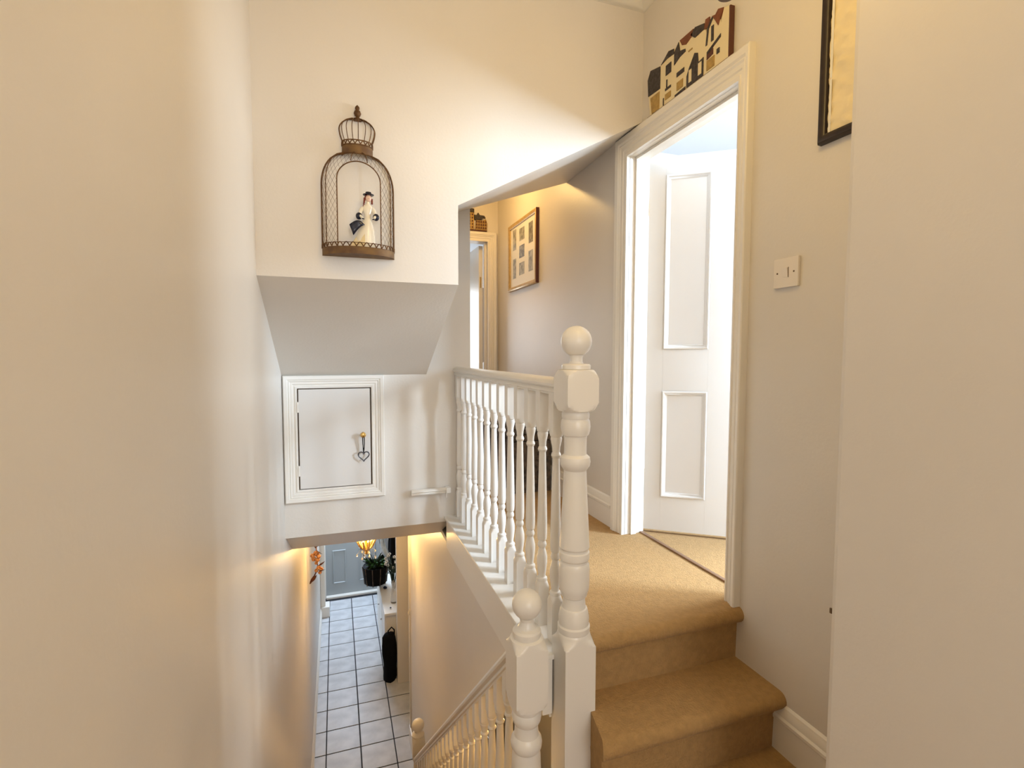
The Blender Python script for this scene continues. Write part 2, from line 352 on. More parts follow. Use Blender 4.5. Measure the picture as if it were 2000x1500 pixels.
# ------------------------------------------------------------------ side door (door_1) with architrave, lining, open leaf
ARC = [(0.0, 0.0), (0.0, 0.020), (0.014, 0.022), (0.018, 0.018), (0.030, 0.018), (0.036, 0.022), (0.052, 0.022), (0.060, 0.027), (0.066, 0.024), (0.074, 0.030), (0.098, 0.032), (0.104, 0.028), (0.106, 0.0)]
def arch_prof(wd): return [(o*wd/0.106, d) for o, d in ARC]
Y0, Y1, ZH = 1.545, 2.300, 1.965
d1 = thing('door_1', (XR+0.05, 1.92, 0), 'white door frame on the right with its four panel door ajar', 'door', kind='structure')
# path goes so that outward is away from the opening
ap = MB(); _p = arch_prof(1.0); _k = len(_p); _v = []
for yy, sy_, zz, sz_ in ((Y1, 0.105, 0.0, 0), (Y1, 0.105, ZH, 0.108), (Y0, -0.060, ZH, 0.108), (Y0, -0.060, 0.0, 0)):
    _v += [(XR-d, yy+sy_*o, zz+sz_*o) for o, d in _p]
ap.add(_v, [(i*_k+a, i*_k+a+1, (i+1)*_k+a+1, (i+1)*_k+a) for i in range(3) for a in range(_k-1)]+[tuple(range(_k)), tuple(3*_k+a for a in range(_k))])
ap.build('architrave', M['white'], d1, 30)
ln = MB().bbox(XR-0.004, XR+0.115, Y0-0.03, Y0, -0.0, ZH+0.03, 0.002).bbox(XR-0.004, XR+0.115, Y1, Y1+0.03, 0.0, ZH+0.03, 0.002).bbox(XR-0.004, XR+0.115, Y0, Y1, ZH, ZH+0.03, 0.002)
ln.build('lining', M['white'], d1, 30)
sp_ = MB().bbox(XR+0.030, XR+0.062, Y1-0.013, Y1, 0, ZH, 0.002).bbox(XR+0.030, XR+0.062, Y0, Y0+0.013, 0, ZH, 0.002).bbox(XR+0.030, XR+0.062, Y0+0.013, Y1-0.013, ZH-0.013, ZH, 0.002)
sp_.build('door_stop', M['white'], d1, 30)
MB().bbox(1.530, 1.548, Y0, Y1, 0.0, 0.008, 0.003).build('threshold_strip', M['brownstrip'], d1)
# leaf in local frame: u along leaf, t thickness, z
HX, HY = 1.556, 2.305; LD = Vector((0.804, -0.595, 0)); LN = Vector((0.595, 0.804, 0))
def LP(u, t, z): p = Vector((HX, HY, 0))+LD*u+LN*t; return (p.x, p.y, z)
def lbox(mb, u0, u1, t0, t1, z0, z1, b=0.0015):
    q = MB().bbox(u0, u1, t0, t1, z0, z1, b); mb.add([LP(*p) for p in q.v], q.f)
leafm = MB(); W = 0.762; ZT = 1.972; ZB = 0.018
pan = [(0.084, 0.306, 0.985, 1.880), (0.084, 0.306, 0.200, 0.766), (0.456, 0.678, 0.985, 1.880), (0.456, 0.678, 0.200, 0.766)]
for a in ((0, 0.084, ZB, ZT), (0.678, W, ZB, ZT), (0.306, 0.456, ZB, ZT)): lbox(leafm, a[0], a[1], 0, 0.038, a[2], a[3], 0.0008)
for u0_, u1_ in ((0.084, 0.306), (0.456, 0.678)):
    for z0_, z1_ in ((ZB, 0.200), (0.766, 0.985), (1.880, ZT)): lbox(leafm, u0_, u1_, 0, 0.038, z0_, z1_, 0.0008)
leafm.build('door_leaf', M['door'], d1, 30)
lf_o = bpy.data.objects['door_leaf']
lf_o['_w'] = list(d1['_w'])
for (u0_, u1_, z0_, z1_) in pan:
    pm = MB(); lbox(pm, u0_, u1_, 0.012, 0.026, z0_, z1_)
    pr = [(0.0, -0.003), (-0.004, -0.006), (-0.010, -0.004), (-0.013, 0.002), (-0.018, 0.004), (-0.022, 0.010), (-0.026, 0.013)]
    pm.sweep([(u0_, z0_), (u0_, z1_), (u1_, z1_), (u1_, z0_), (u0_, z0_)], [(-o, d) for o, d in pr], lambda u, q, d: LP(u, d, q))
    # make sure moulding runs inward whichever way the path winds
    pm.build('panel', M['door'], lf_o, 35)
for z in (0.235, 1.72):
    hb = MB(); lbox(hb, -0.030, 0.0, -0.002, 0.003, z-0.04, z+0.04, 0.001)
    hb.tube([LP(-0.008, -0.004, z-0.042), LP(-0.008, -0.004, z+0.042)], 0.005, 8)
    hb.build('hinge', M['brass'] if z > 1 else M['grey'], lf_o, 40)
# side room
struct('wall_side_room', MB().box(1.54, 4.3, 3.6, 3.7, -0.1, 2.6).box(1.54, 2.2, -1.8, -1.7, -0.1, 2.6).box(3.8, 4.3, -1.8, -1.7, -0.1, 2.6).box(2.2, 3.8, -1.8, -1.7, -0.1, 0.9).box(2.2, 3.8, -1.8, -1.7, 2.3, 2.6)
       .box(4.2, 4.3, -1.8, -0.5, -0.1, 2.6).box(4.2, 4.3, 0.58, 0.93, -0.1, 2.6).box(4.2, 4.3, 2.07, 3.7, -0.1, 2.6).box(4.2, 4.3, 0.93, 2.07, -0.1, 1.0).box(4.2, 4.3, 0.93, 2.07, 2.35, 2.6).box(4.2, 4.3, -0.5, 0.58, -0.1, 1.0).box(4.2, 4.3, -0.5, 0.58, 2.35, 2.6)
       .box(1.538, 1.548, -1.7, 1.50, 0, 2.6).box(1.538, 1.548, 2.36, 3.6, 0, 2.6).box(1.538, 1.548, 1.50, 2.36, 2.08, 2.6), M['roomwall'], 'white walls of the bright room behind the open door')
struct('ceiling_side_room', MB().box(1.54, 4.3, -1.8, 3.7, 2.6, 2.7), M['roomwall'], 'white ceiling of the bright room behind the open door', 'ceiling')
struct('floor_side_room', MB().box(XR+0.1, 4.3, -1.8, 3.7, -0.1, 0.0).box(XR, XR+0.1, 1.525, 2.325, -0.018, 0.0), M['carpet'], 'pale carpet of the room behind the open door', 'floor')
# the side-room floor must not cover the half landing: it starts beyond the right wall

# ------------------------------------------------------------------ turned work
def sphere_prof(zc, r, z0=None, z1=None, n=14):
    out = []
    for i in range(n+1):
        z = -r+2*r*i/n; a = PI*i/n; z = -r*math.cos(a)
        if z0 is not None and zc+z < z0: continue
        out.append((zc+z, max(1e-4, r*math.sin(a))))
    return out
BIG = 0.2
def newel(name, cx, cy, zb, zt_list, label):
    pass
def newel_upper():
    cx, cy = 0.727, 1.465; hs = 0.054
    t = thing('newel_post', (cx, cy, -0.81), 'tall cream newel post with ball top at the head of the balustrade', 'newel post')
    prof = [(-1.10, BIG, hs), (0.008, BIG, hs), (0.012, 0.0763, hs), (0.015, 0.072, hs), (0.019, 0.067, hs), (0.024, 0.0625, hs), (0.030, 0.0585, hs), (0.036, 0.0555, hs), (0.043, 0.0540, hs), (0.046, 0.053),
            (0.050, 0.051), (0.054, 0.053), (0.070, 0.053), (0.075, 0.049), (0.082, 0.0495), (0.100, 0.050), (0.120, 0.046), (0.128, 0.043), (0.131, 0.039), (0.150, 0.037), (0.165, 0.036),
            (0.170, 0.042), (0.176, 0.043), (0.180, 0.045), (0.186, 0.0455), (0.190, 0.048), (0.205, 0.050), (0.260, 0.0505), (0.275, 0.049), (0.282, 0.045), (0.288, 0.045), (0.294, 0.049), (0.305, 0.050), (0.316, 0.049), (0.320, 0.045), (0.325, 0.045), (0.332, 0.049), (0.345, 0.0485),
            (0.42, 0.0445), (0.50, 0.0400), (0.57, 0.0370), (0.585, 0.0365), (0.590, 0.040), (0.600, 0.047), (0.614, 0.0495), (0.628, 0.047), (0.634, 0.040), (0.637, 0.0365), (0.660, 0.036), (0.690, 0.0365), (0.697, 0.038), (0.700, 0.042), (0.712, 0.046), (0.728, 0.048), (0.745, 0.046), (0.752, 0.042), (0.756, 0.044), (0.768, 0.0445), (0.774, 0.042), (0.777, 0.043),
            (0.779, 0.056, hs), (0.784, 0.062, hs), (0.794, 0.070, hs), (0.806, BIG, hs), (0.882, BIG, hs), (0.894, 0.070, hs), (0.903, 0.062, hs), (0.909, 0.056, hs), (0.911, 0.044), (0.912, 0.046), (0.924, 0.046), (0.928, 0.042), (0.929, 0.024), (0.936, 0.020), (0.948, 0.020), (0.956, 0.024)]
    MB().lathe((cx, cy, 0), prof, 48).build('post', M['white'], t, 28)
    MB().lathe((cx, cy, 0), sphere_prof(1.000, 0.0495, 0.953), 40).build('ball_finial', M['white'], t, 60)
def newel_lower():
    cx, cy = 0.560, 1.462; hs = 0.053
    t = thing('newel_post', (cx, cy, -0.81), 'shorter cream newel post with ball top at the head of the lower flight', 'newel post')
    prof = [(-0.81, BIG, hs), (-0.65, BIG, hs), (-0.62, 0.060, hs), (-0.61, 0.05), (-0.55, 0.049), (-0.53, 0.036), (-0.51, 0.049), (-0.44, 0.0505), (-0.43, 0.045), (-0.42, 0.0495), (-0.33, 0.046), (-0.315, 0.044), (-0.310, 0.044), (-0.302, 0.049), (-0.288, 0.051), (-0.276, 0.049), (-0.266, 0.043), (-0.262, 0.040), (-0.240, 0.038), (-0.226, 0.037),
            (-0.222, 0.041), (-0.212, 0.046), (-0.200, 0.048), (-0.188, 0.046), (-0.182, 0.043), (-0.176, 0.045), (-0.168, 0.045), (-0.163, 0.056, hs), (-0.158, 0.064, hs), (-0.148, 0.070, hs), (-0.136, BIG, hs), (0.030, BIG, hs), (0.032, 0.0745, hs), (0.035, 0.070, hs), (0.040, 0.0645, hs), (0.046, 0.059, hs), (0.052, 0.0555, hs), (0.058, 0.053, hs), (0.060, 0.050),
            (0.062, 0.043), (0.065, 0.044), (0.074, 0.046), (0.082, 0.045), (0.088, 0.040), (0.092, 0.030), (0.100, 0.024), (0.112, 0.021), (0.120, 0.023), (0.126, 0.026)]
    MB().lathe((cx, cy, 0), prof, 48).build('post', M['white'], t, 28)
    MB().lathe((cx, cy, 0), sphere_prof(0.166, 0.0475, 0.120), 40).build('ball_finial', M['white'], t, 60)
def newel_bottom():
    cx, cy = 0.572, 3.93; hs = 0.05; z = -2.07
    t = thing('newel_post', (cx, cy, FL), 'small cream newel post with ball top at the foot of the lower flight', 'newel post')
    prof = [(FL, BIG, hs), (FL+0.3, BIG, hs), (FL+0.33, 0.06, hs), (FL+0.34, 0.048), (-2.5, 0.044), (-2.32, 0.036), (-2.30, 0.046), (-2.27, 0.048), (-2.25, 0.044), (-2.248, 0.056, hs), (-2.235, BIG, hs), (-2.16, BIG, hs), (-2.14, 0.064, hs), (-2.125, 0.056, hs), (-2.11, 0.048), (-2.095, 0.050), (-2.085, 0.042), (-2.075, 0.028), (-2.065, 0.026)]
    MB().lathe((cx, cy, 0), prof, 32).build('post', M['white'], t, 30)
    MB().lathe((cx, cy, 0), sphere_prof(-2.022, 0.049, -2.066), 28).build('ball_finial', M['white'], t, 60)
newel_upper(); newel_lower(); newel_bottom()

hq = 0.0205
BAL = [(-0.045, BIG, hq), (0.098, BIG, hq), (0.108, 0.0245, hq), (0.116, 0.0205, hq), (0.120, 0.019), (0.126, 0.0205), (0.132, 0.019), (0.136, 0.014), (0.142, 0.0135), (0.160, 0.016), (0.190, 0.0195), (0.210, 0.0195), (0.228, 0.016), (0.240, 0.0125), (0.246, 0.0125), (0.250, 0.0155), (0.257, 0.017), (0.264, 0.0155), (0.268, 0.0135), (0.272, 0.0135), (0.276, 0.0165), (0.284, 0.0175), (0.300, 0.0185), (0.330, 0.0185),
       (0.45, 0.0160), (0.58, 0.0130), (0.602, 0.0125), (0.606, 0.0155), (0.612, 0.0175), (0.619, 0.0155), (0.623, 0.0130), (0.640, 0.0140), (0.660, 0.0185), (0.670, 0.0200), (0.676, 0.0185), (0.680, 0.0215, hq), (0.690, 0.0250, hq), (0.700, BIG, hq), (0.835, BIG, hq)]
lb = thing('balustrade', (0.71, 2.3, -0.045), 'white turned balustrade along the landing edge left of the tall newel', 'balustrade')
HR = [(-0.020, 0.0), (0.020, 0.0), (0.020, 0.006), (0.026, 0.010), (0.026, 0.016), (0.022, 0.022), (0.032, 0.030), (0.034, 0.038), (0.030, 0.048), (0.018, 0.056), (0.0, 0.059), (-0.018, 0.056), (-0.030, 0.048), (-0.034, 0.038), (-0.032, 0.030), (-0.022, 0.022), (-0.026, 0.016), (-0.026, 0.010), (-0.020, 0.006)]
MB().prism([(0.712+x, 0.822+z) for x, z in HR], 'Y', 1.520, DH).build('handrail', M['white'], lb, 35)
b0 = MB().lathe((0.710, 1.578, 0), BAL, 24).build('baluster', M['white'], lb, 28)
for k in range(1, 13): copy_part(b0, lb, (0, 0.1205*k, 0))
# lower flight balustrade
lb2 = thing('balustrade', (0.56, 2.6, -2.0), 'cream stair balustrade descending to the hall from the shorter newel', 'balustrade')
def rz(y): return -0.065-0.957*(y-1.616)      # top of rail
ang = math.atan(0.957); ys, ye = 1.516, 3.878
hr = MB(); v = []; nP = len(HR)
for y in (ys, ye):
    for x, z in HR: v.append((0.562+x, y+(z-0.059)*math.sin(ang)*0, rz(y)+(z-0.059)/math.cos(ang)))
hr.add(v, [tuple(range(nP)), tuple(range(2*nP-1, nP-1, -1))]+[(i, (i+1) % nP, (i+1) % nP+nP, i+nP) for i in range(nP)])
hr.build('handrail', M['white'], lb2, 35)
yb = 1.64
def low_bal(y):
    zt = rz(y)-0.088; z0 = zn(y)+0.05; mid = zt-z0
    k = mid/0.86; out = []
    for p in BAL:
        z = p[0]
        zz = z0+(z+0.045)*k
        out.append((zz,)+tuple(p[1:]))
    out[-1] = (zt+0.03, BIG, hq)
    return out
bb = MB().lathe((0.562, yb, 0), low_bal(yb), 16).build('baluster', M['white'], lb2, 28)
for k in range(1, 21): copy_part(bb, lb2, (0, 0.106*k, -0.957*0.106*k))

# ------------------------------------------------------------------ cupboard hatch
ht = thing('cupboard_hatch', (-0.005, DH, 0.13), 'square white cupboard door with moulded frame in the wall below the birdcage', 'hatch')
hp = arch_prof(0.072)
MB().sweep([(-0.208, 0.192), (-0.208, 0.765), (0.192, 0.765), (0.192, 0.192), (-0.208, 0.192)], [(-o, d) for o, d in hp], lambda u, q, d: (u, DH-d*0.95, q)).build('frame', M['white'], ht, 30)
MB().box(-0.207, 0.191, DH-0.002, DH+0.0, 0.193, 0.764).build('gap_shade', M['darkdot'], ht)  # dark sheet behind the hatch door; gap shade put into its colour
hd = MB().bbox(-0.201, 0.183, DH-0.020, DH-0.003, 0.197, 0.759, 0.002).build('door_panel', M['door'], ht)
hd['_w'] = list(ht['_w'])
MB().lathe((0.141, DH-0.020, 0.492), [(0, 0.010), (-0.004, 0.011), (-0.006, 0.006), (-0.016, 0.006), (-0.020, 0.012), (-0.028, 0.0165), (-0.036, 0.014), (-0.040, 0.004)], 20, 'Y').build('knob', M['brass'], hd, 40)
for z in (0.66, 0.30): MB().bbox(-0.210, -0.200, DH-0.024, DH-0.018, z-0.03, z+0.03, 0.002).build('hinge', M['white'], hd)
hh = thing('heart_ornament', (0.142, DH-0.05, 0.33), 'small dark metal heart hanging from the brass hatch knob', 'ornament')
hp_ = []
for k in range(40):
    a = 2*PI*k/40; x = 16*math.sin(a)**3; z = 13*math.cos(a)-5*math.cos(2*a)-2*math.cos(3*a)-math.cos(4*a)
    hp_.append((0.143+x*0.0019, DH-0.040, 0.369+z*0.0019))
MB().tube(hp_, 0.0032, 8, True).build('heart', M['pewter'], hh, 60)
MB().tube([(0.143, DH-0.040, 0.382), (0.139, DH-0.046, 0.44), (0.138, DH-0.050, 0.485), (0.141, DH-0.052, 0.510), (0.147, DH-0.049, 0.490), (0.148, DH-0.044, 0.44), (0.143, DH-0.040, 0.384)], 0.0024, 6).build('cord', M['black'], hh)
pg = thing('rail_end', (0.53, DH-0.03, 0.13), 'short white wooden rail fixed to the wall right of the cupboard', 'rail')
MB().prism([(x*0.62+DH-0.030, 0.108+z*0.55) for x, z in HR], 'X', 0.415, 0.622).build('rail', M['white'], pg, 35)
MB().bbox(0.622, 0.652, DH-0.055, DH, 0.108, 0.142, 0.006).build('bracket', M['white'], pg, 40)
MB().lathe((0.628, DH-0.03, 0), [(0.075, 0.002), (0.080, 0.004), (0.100, 0.004), (0.110, 0.006)], 10).build('screw_hook', M['white'], pg)

# ------------------------------------------------------------------ wall birdcage
CX, CYB, CB = 0.098, DW, 1.352
cg = thing('birdcage', (CX, CYB, CB), 'rusty iron half-round wall birdcage with crown and finial', 'birdcage')
WX, WD = 0.140, 0.095
def rho(z):      # radius factor by height above base
    if z < 0.275: return 1.0
    if z < 0.405: t = (z-0.275)/0.13; return 0.43+(1-0.43)*math.sqrt(max(0, 1-t*t))*1.0 if t < 1 else 0.43
    if z < 0.455: return 0.41
    if z < 0.555: t = (z-0.455)/0.10; return 0.39+0.13*math.sin(PI*min(1, t*1.15))-0.0 if t < 0.45 else (0.52)*math.cos((t-0.45)/0.55*PI/2)**0.75+0.02
    return 0.03
def cpnt(th, z, k=1.0, tilt=True):
    r = rho(z)*k
    x = WX*r*math.sin(th); y = -WD*r*math.cos(th)-0.004
    xx = x+0.0; zz = z-0.02*x/0.14*0.15
    return (CX+xx, CYB+y, CB+zz)
def bar(mb, th, z0, z1, r, n=24, k=1.0):
    mb.tube([cpnt(th, z0+(z1-z0)*i/n, k) for i in range(n+1)], r, 6)
R_ = math.radians
fm = MB()
for th in (-89, 89): bar(fm, R_(th), 0.028, 0.41, 0.0032, 30)
for th in (-62, 62): bar(fm, R_(th), 0.028, 0.41, 0.0018, 26)
for th in (-36, 36): bar(fm, R_(th), 0.028, 0.290, 0.0022, 12)
fm.build('frame_bars', M['iron'], cg, 60)
# arch of the opening, on the curved surface
am = MB(); pts = []
for i in range(25):
    a = PI*i/24; th = -R_(36)*math.cos(a); z = 0.290+0.068*math.sin(a); pts.append(cpnt(th, z, 1.0))
am.tube(pts, 0.0024, 6); bar(am, R_(-14), 0.360, 0.41, 0.0016, 6); bar(am, R_(16), 0.358, 0.41, 0.0020, 6); am.build('opening_arch', M['iron'], cg, 60)
# mesh of thin wire
wm = MB()
def inside_open(th, z):
    if abs(th) > R_(36): return False
    if z < 0.290: return True
    c = math.sqrt(max(0, 1-(th/R_(36))**2)); return z < 0.290+0.068*c
for sgn in (1, -1):
    for k in range(-40, 44):
        seg = []
        for i in range(61):
            z = 0.03+0.375*i/60; th = sgn*(R_(-89)+(z-0.03)*5.0)+k*R_(9.0)*1.0
            ok = abs(th) < R_(89) and not inside_open(th, z)
            if ok: seg.append(cpnt(th, z, 0.995))
            if (not ok or i == 60) and len(seg) > 1: wm.tube(seg, 0.00055, 3)
            if not ok: seg = []
wo = wm.build('wire_mesh', M['iron'], cg); wo['kind'] = 'stuff'
# bottom pan with scalloped rim
def band(mb, z0, z1, k=1.0, thick=0.002, n=40, scal=0, amp=0.0):
    vv = []; ff = []
    for i in range(n+1):
        th = -PI/2+PI*i/n; e = amp*abs(math.sin(scal*th)) if scal else 0
        for (kk, zz) in ((k, z0), (k, z1+e), (k-thick/WX, z1+e), (k-thick/WX, z0)):
            vv.append((CX+WX*kk*math.sin(th), CYB-WD*kk*math.cos(th)-0.004, CB+zz))
    for i in range(n):
        for a in range(4): ff.append((i*4+a, i*4+(a+1) % 4, i*4+4+(a+1) % 4, i*4+4+a))
    mb.add(vv, ff)
pn = MB(); band(pn, 0.0, 0.027, 1.01)
vv = [(CX+WX*1.005*math.sin(-PI/2+PI*i/40), CYB-WD*1.005*math.cos(-PI/2+PI*i/40)-0.004, CB) for i in range(41)]
pn.prism([(p[0], p[1]) for p in vv], 'Z', CB, CB+0.003); pn.build('base_pan', M['ironpan'], cg, 40)
sc = MB()
band(sc, 0.0265, 0.0285, 1.012); band(sc, 0.042, 0.0445, 1.012)
nS = 17
for i in range(nS):      # scallop arches between the two rim rings
    p = []
    for j in range(9):
        th = -PI/2+PI*(i+j/8)/nS; p.append((CX+WX*1.012*math.sin(th), CYB-WD*1.012*math.cos(th)-0.004, CB+0.028+0.016*math.sin(PI*j/8)))
    sc.tube(p, 0.0022, 5)
so = sc.build('scalloped_rim', M['iron'], cg, 60)
nk = MB()
for z0, z1 in ((0.405, 0.440),):
    band(nk, z0, z1, 0.43, 0.002, 24)
nk.build('neck_collar', M['ironpan'], cg, 40)
nc = MB()
band(nc, 0.402, 0.407, 0.445, 0.004, 24); band(nc, 0.438, 0.442, 0.445, 0.004, 24); band(nc, 0.455, 0.459, 0.435, 0.003, 24)
for i in range(9):
    p = []
    for j in range(7):
        th = -PI/2+PI*(i+j/6)/9; p.append((CX+WX*0.43*math.sin(th), CYB-WD*0.43*math.cos(th)-0.004, CB+0.441+0.014*math.sin(PI*j/6)))
    nc.tube(p, 0.0022, 5)
nc.build('crown_rim', M['iron'], cg, 60)
cr = MB()
def crown(th, t):
    z = 0.457+0.096*t
    r = 0.41+0.085*math.sin(PI*min(1, t*1.0)*0.95) if t < 0.5 else 0.495*math.sqrt(max(0, 1-((t-0.5)/0.5)**2))*0.93+0.035
    return (CX+WX*r*math.sin(th), CYB-WD*r*math.cos(th)-0.004, CB+z)
for th in (-88, -60, -38, -18, 2, 26, 50, 72, 88): cr.tube([crown(R_(th), i/20) for i in range(21)], 0.0026 if abs(th) > 80 else 0.0015, 6)
cr.build('crown_bars', M['iron'], cg, 60)
MB().lathe((CX+0.002, CYB-0.009, CB+0.545), [(0, 0.016), (0.010, 0.010), (0.016, 0.006), (0.020, 0.011), (0.029, 0.0145), (0.038, 0.011), (0.042, 0.006), (0.047, 0.009), (0.054, 0.008), (0.062, 0.001)], 16).build('finial', M['iron'], cg, 50)

# porcelain lady standing in the cage
FX, FY, FZ = CX+0.026, DW-0.052, CB+0.004
fg = thing('lady_figurine', (FX, FY, FZ), 'small porcelain lady in a long cream gown standing inside the birdcage', 'figurine')
bdy = MB(); rings = [(0.0, 0.038, 0.030, -0.010), (0.02, 0.036, 0.029, -0.008), (0.05, 0.032, 0.026, -0.005), (0.08, 0.026, 0.022, -0.002), (0.105, 0.018, 0.016, 0.000), (0.122, 0.0105, 0.0095, 0.002), (0.132, 0.0100, 0.0090, 0.002), (0.146, 0.0150, 0.0115, 0.002), (0.156, 0.0165, 0.0110, 0.003), (0.164, 0.0130, 0.0085, 0.003), (0.169, 0.0055, 0.0050, 0.004), (0.176, 0.0050, 0.0048, 0.005)]
vv = []; ff = []; sg_ = 24
for z, rx, ry, ox in rings:
    for k in range(sg_):
        a = 2*PI*k/sg_; fold = 1+0.06*math.sin(a*8)*(1-min(1, z/0.12))
        vv.append((FX+ox+rx*fold*math.cos(a), FY+ry*fold*math.sin(a), FZ+z))
for i in range(len(rings)-1):
    for k in range(sg_): ff.append((i*sg_+k, i*sg_+(k+1) % sg_, (i+1)*sg_+(k+1) % sg_, (i+1)*sg_+k))
ff.append(tuple(range(sg_))); ff.append(tuple((len(rings)-1)*sg_+k for k in range(sg_))); bdy.add(vv, ff)
bdy.build('gown', M['ivory'], fg, 60)
tr_ = MB()      # draped train spreading to the left
vv = []; ff = []
for i in range(9):
    t = i/8
    for j in range(7):
        s_ = j/6; h = (0.100*(1-t)**1.0)*(1-abs(s_-0.5)*0.5)+0.003
        vv.append((FX-0.008-0.060*t, FY-0.030+0.052*s_-0.004*math.sin(t*6+s_*9), FZ+h*(0.35+0.65*(1-(2*s_-1)**2))))
for i in range(8):
    for j in range(6): ff.append((i*7+j, i*7+j+1, i*7+j+8, i*7+j+7))
nv_ = len(vv); vv += [(p[0], p[1], FZ+0.0005) for p in vv]
ff += [tuple(q+nv_ for q in reversed(f_)) for f_ in ff]
ed = [i for i in range(7)]+[7*i+6 for i in range(1, 9)]+[56+j for j in range(5, -1, -1)]+[7*i for i in range(7, 0, -1)]
ff += [(ed[i], ed[(i+1) % len(ed)], ed[(i+1) % len(ed)]+nv_, ed[i]+nv_) for i in range(len(ed))]
tr_.add(vv, ff).build('train', M['cream'], fg, 60)
hdm = MB().ball((FX+0.006, FY-0.002, FZ+0.187), 0.0105, 20, sx=0.9, sy=0.95, sz=1.15)
hdm.tube([(FX+0.006, FY-0.012, FZ+0.188), (FX+0.006, FY-0.0145, FZ+0.185), (FX+0.006, FY-0.012, FZ+0.184)], 0.0014, 6); hdm.build('head', M['skin'], fg, 60)
hm = MB().ball((FX+0.005, FY+0.003, FZ+0.191), 0.0115, 16, sx=1.0, sy=0.9, sz=1.0)
for i in range(5): hm.ball((FX-0.006-0.001*i, FY-0.002, FZ+0.186-0.006*i), 0.0042-0.0004*i, 10)
for i in range(3): hm.ball((FX+0.017, FY-0.001, FZ+0.184-0.006*i), 0.0036, 10)
hm.build('hair', M['hair'], fg, 60)
MB().lathe((FX+0.006, FY, FZ+0.198), [(0, 0.017), (0.002, 0.018), (0.003, 0.010), (0.010, 0.009), (0.012, 0.001)], 20).build('hat', M['navy'], fg, 40)
for sx_, zz in ((-1, 0.0), (1, 0.0)):
    sh = (FX+0.003+sx_*0.0150, FY, FZ+0.156); el = (FX+0.002+sx_*0.026, FY-0.006, FZ+0.130); hn = (FX+0.003+sx_*0.018, FY-0.024, FZ+0.116)
    MB().tube([sh, (sh[0]+sx_*0.005, sh[1], sh[2]-0.008), el, hn], [0.0065, 0.0075, 0.0055, 0.0035], 10).build('arm', M['ivory'], fg, 60)
    gm = MB().ball((el[0]+sx_*0.001, el[1], el[2]-0.004), 0.0105, 12, sz=1.15)
    for q in range(4): gm.tube([(hn[0]+(q-1.5)*0.0016, hn[1], hn[2]), (hn[0]+(q-1.5)*0.002-sx_*0.003, hn[1]-0.004, hn[2]-0.004)], 0.0009, 5)
    gm.build('glove', M['navy'], fg, 60)
cm = MB(); vv = []; ff = []
for i in range(7):
    t = i/6
    for j in range(4): vv.append((FX-0.020-0.036*t+0.004*j, FY-0.026-0.003*math.sin(t*5), FZ+0.106-0.012*t*t-0.034*(j/3)*(0.35+0.65*t)+0.002*math.sin(4*t)))
for i in range(6):
    for j in range(3): ff.append((i*4+j, i*4+j+1, i*4+j+5, i*4+j+4))
cm.add(vv, ff); n0 = len(cm.v)
fg.scale = (1.22, 1.15, 1.20); fg.location.x += 0.004
so_ = cm.build('shawl', M['navy'], fg, 60); md = so_.modifiers.new('thick', 'SOLIDIFY'); md.thickness = 0.003

# ------------------------------------------------------------------ light switch
sw = thing('light_switch', (XR, 1.31, 1.215), 'white single light switch on the right wall beside the door frame', 'light switch')
ya, yb2, za, zb2 = 1.268, 1.366, 1.190, 1.290
za, zb2 = 1.184, 1.282
MB().bbox(XR-0.011, XR, ya, yb2, za, zb2, 0.003).build('plate', M['plate'], sw, 40)
ro = MB().prism([(XR-0.011, za+0.034), (XR-0.012, za+0.034), (XR-0.016, za+0.064), (XR-0.011, za+0.064)], 'Y', (ya+yb2)/2-0.010, (ya+yb2)/2+0.010)
ro.build('rocker', M['plate'], sw)
MB().box(XR-0.0115, XR-0.011, (ya+yb2)/2-0.0125, (ya+yb2)/2-0.0105, za+0.032, za+0.066).build('rocker_gap', M['darkdot'], sw)
for y in (ya+0.016, yb2-0.016): MB().lathe((XR-0.011, y, (za+zb2)/2), [(0, 0.003), (-0.0008, 0.003)], 12, 'X').build('screw', M['darkdot'], sw)

# ------------------------------------------------------------------ big dark framed picture at right
pf = thing('framed_picture', (XR, 1.02, 1.63), 'tall picture of crumpled cream paper in a dark frame beside the right wall corner', 'picture')
FRP = [(0, 0.004), (0, 0.014), (0.004, 0.020), (0.014, 0.024), (0.022, 0.022), (0.026, 0.016), (0.027, 0.0)]
pi_ = [(0.87, 1.632), (0.87, 2.30), (1.183, 2.30), (1.183, 1.632), (0.87, 1.632)]
MB().sweep(pi_, [(-o, d) for o, d in FRP], lambda u, q, d: (XR-d, u, q)).build('frame', M['frameblk'], pf, 40)
pg2 = MB(); vv = []; ff = []; n1, n2 = 40, 80
from mathutils import noise
for i in range(n1+1):
    for j in range(n2+1):
        y = 0.868+0.317*i/n1; z = 1.63+0.672*j/n2
        e = 0.008*abs(noise.noise(Vector((y*20+z*10, z*30-y*16, 3.1))))+0.004*noise.noise(Vector((y*46+z*20, z*40, 7.7)))
        vv.append((XR-0.007-e, y, z))
for i in range(n1):
    for j in range(n2): ff.append((i*(n2+1)+j, i*(n2+1)+j+1, (i+1)*(n2+1)+j+1, (i+1)*(n2+1)+j))
pg2.add(vv, ff).build('crumpled_paper', M['parch'], pf, 60)
# white mat sliver
MB().box(XR-0.012, XR-0.010, 1.172, 1.179, 1.633, 2.30).build('mat_edge', M['matboard'], pf)

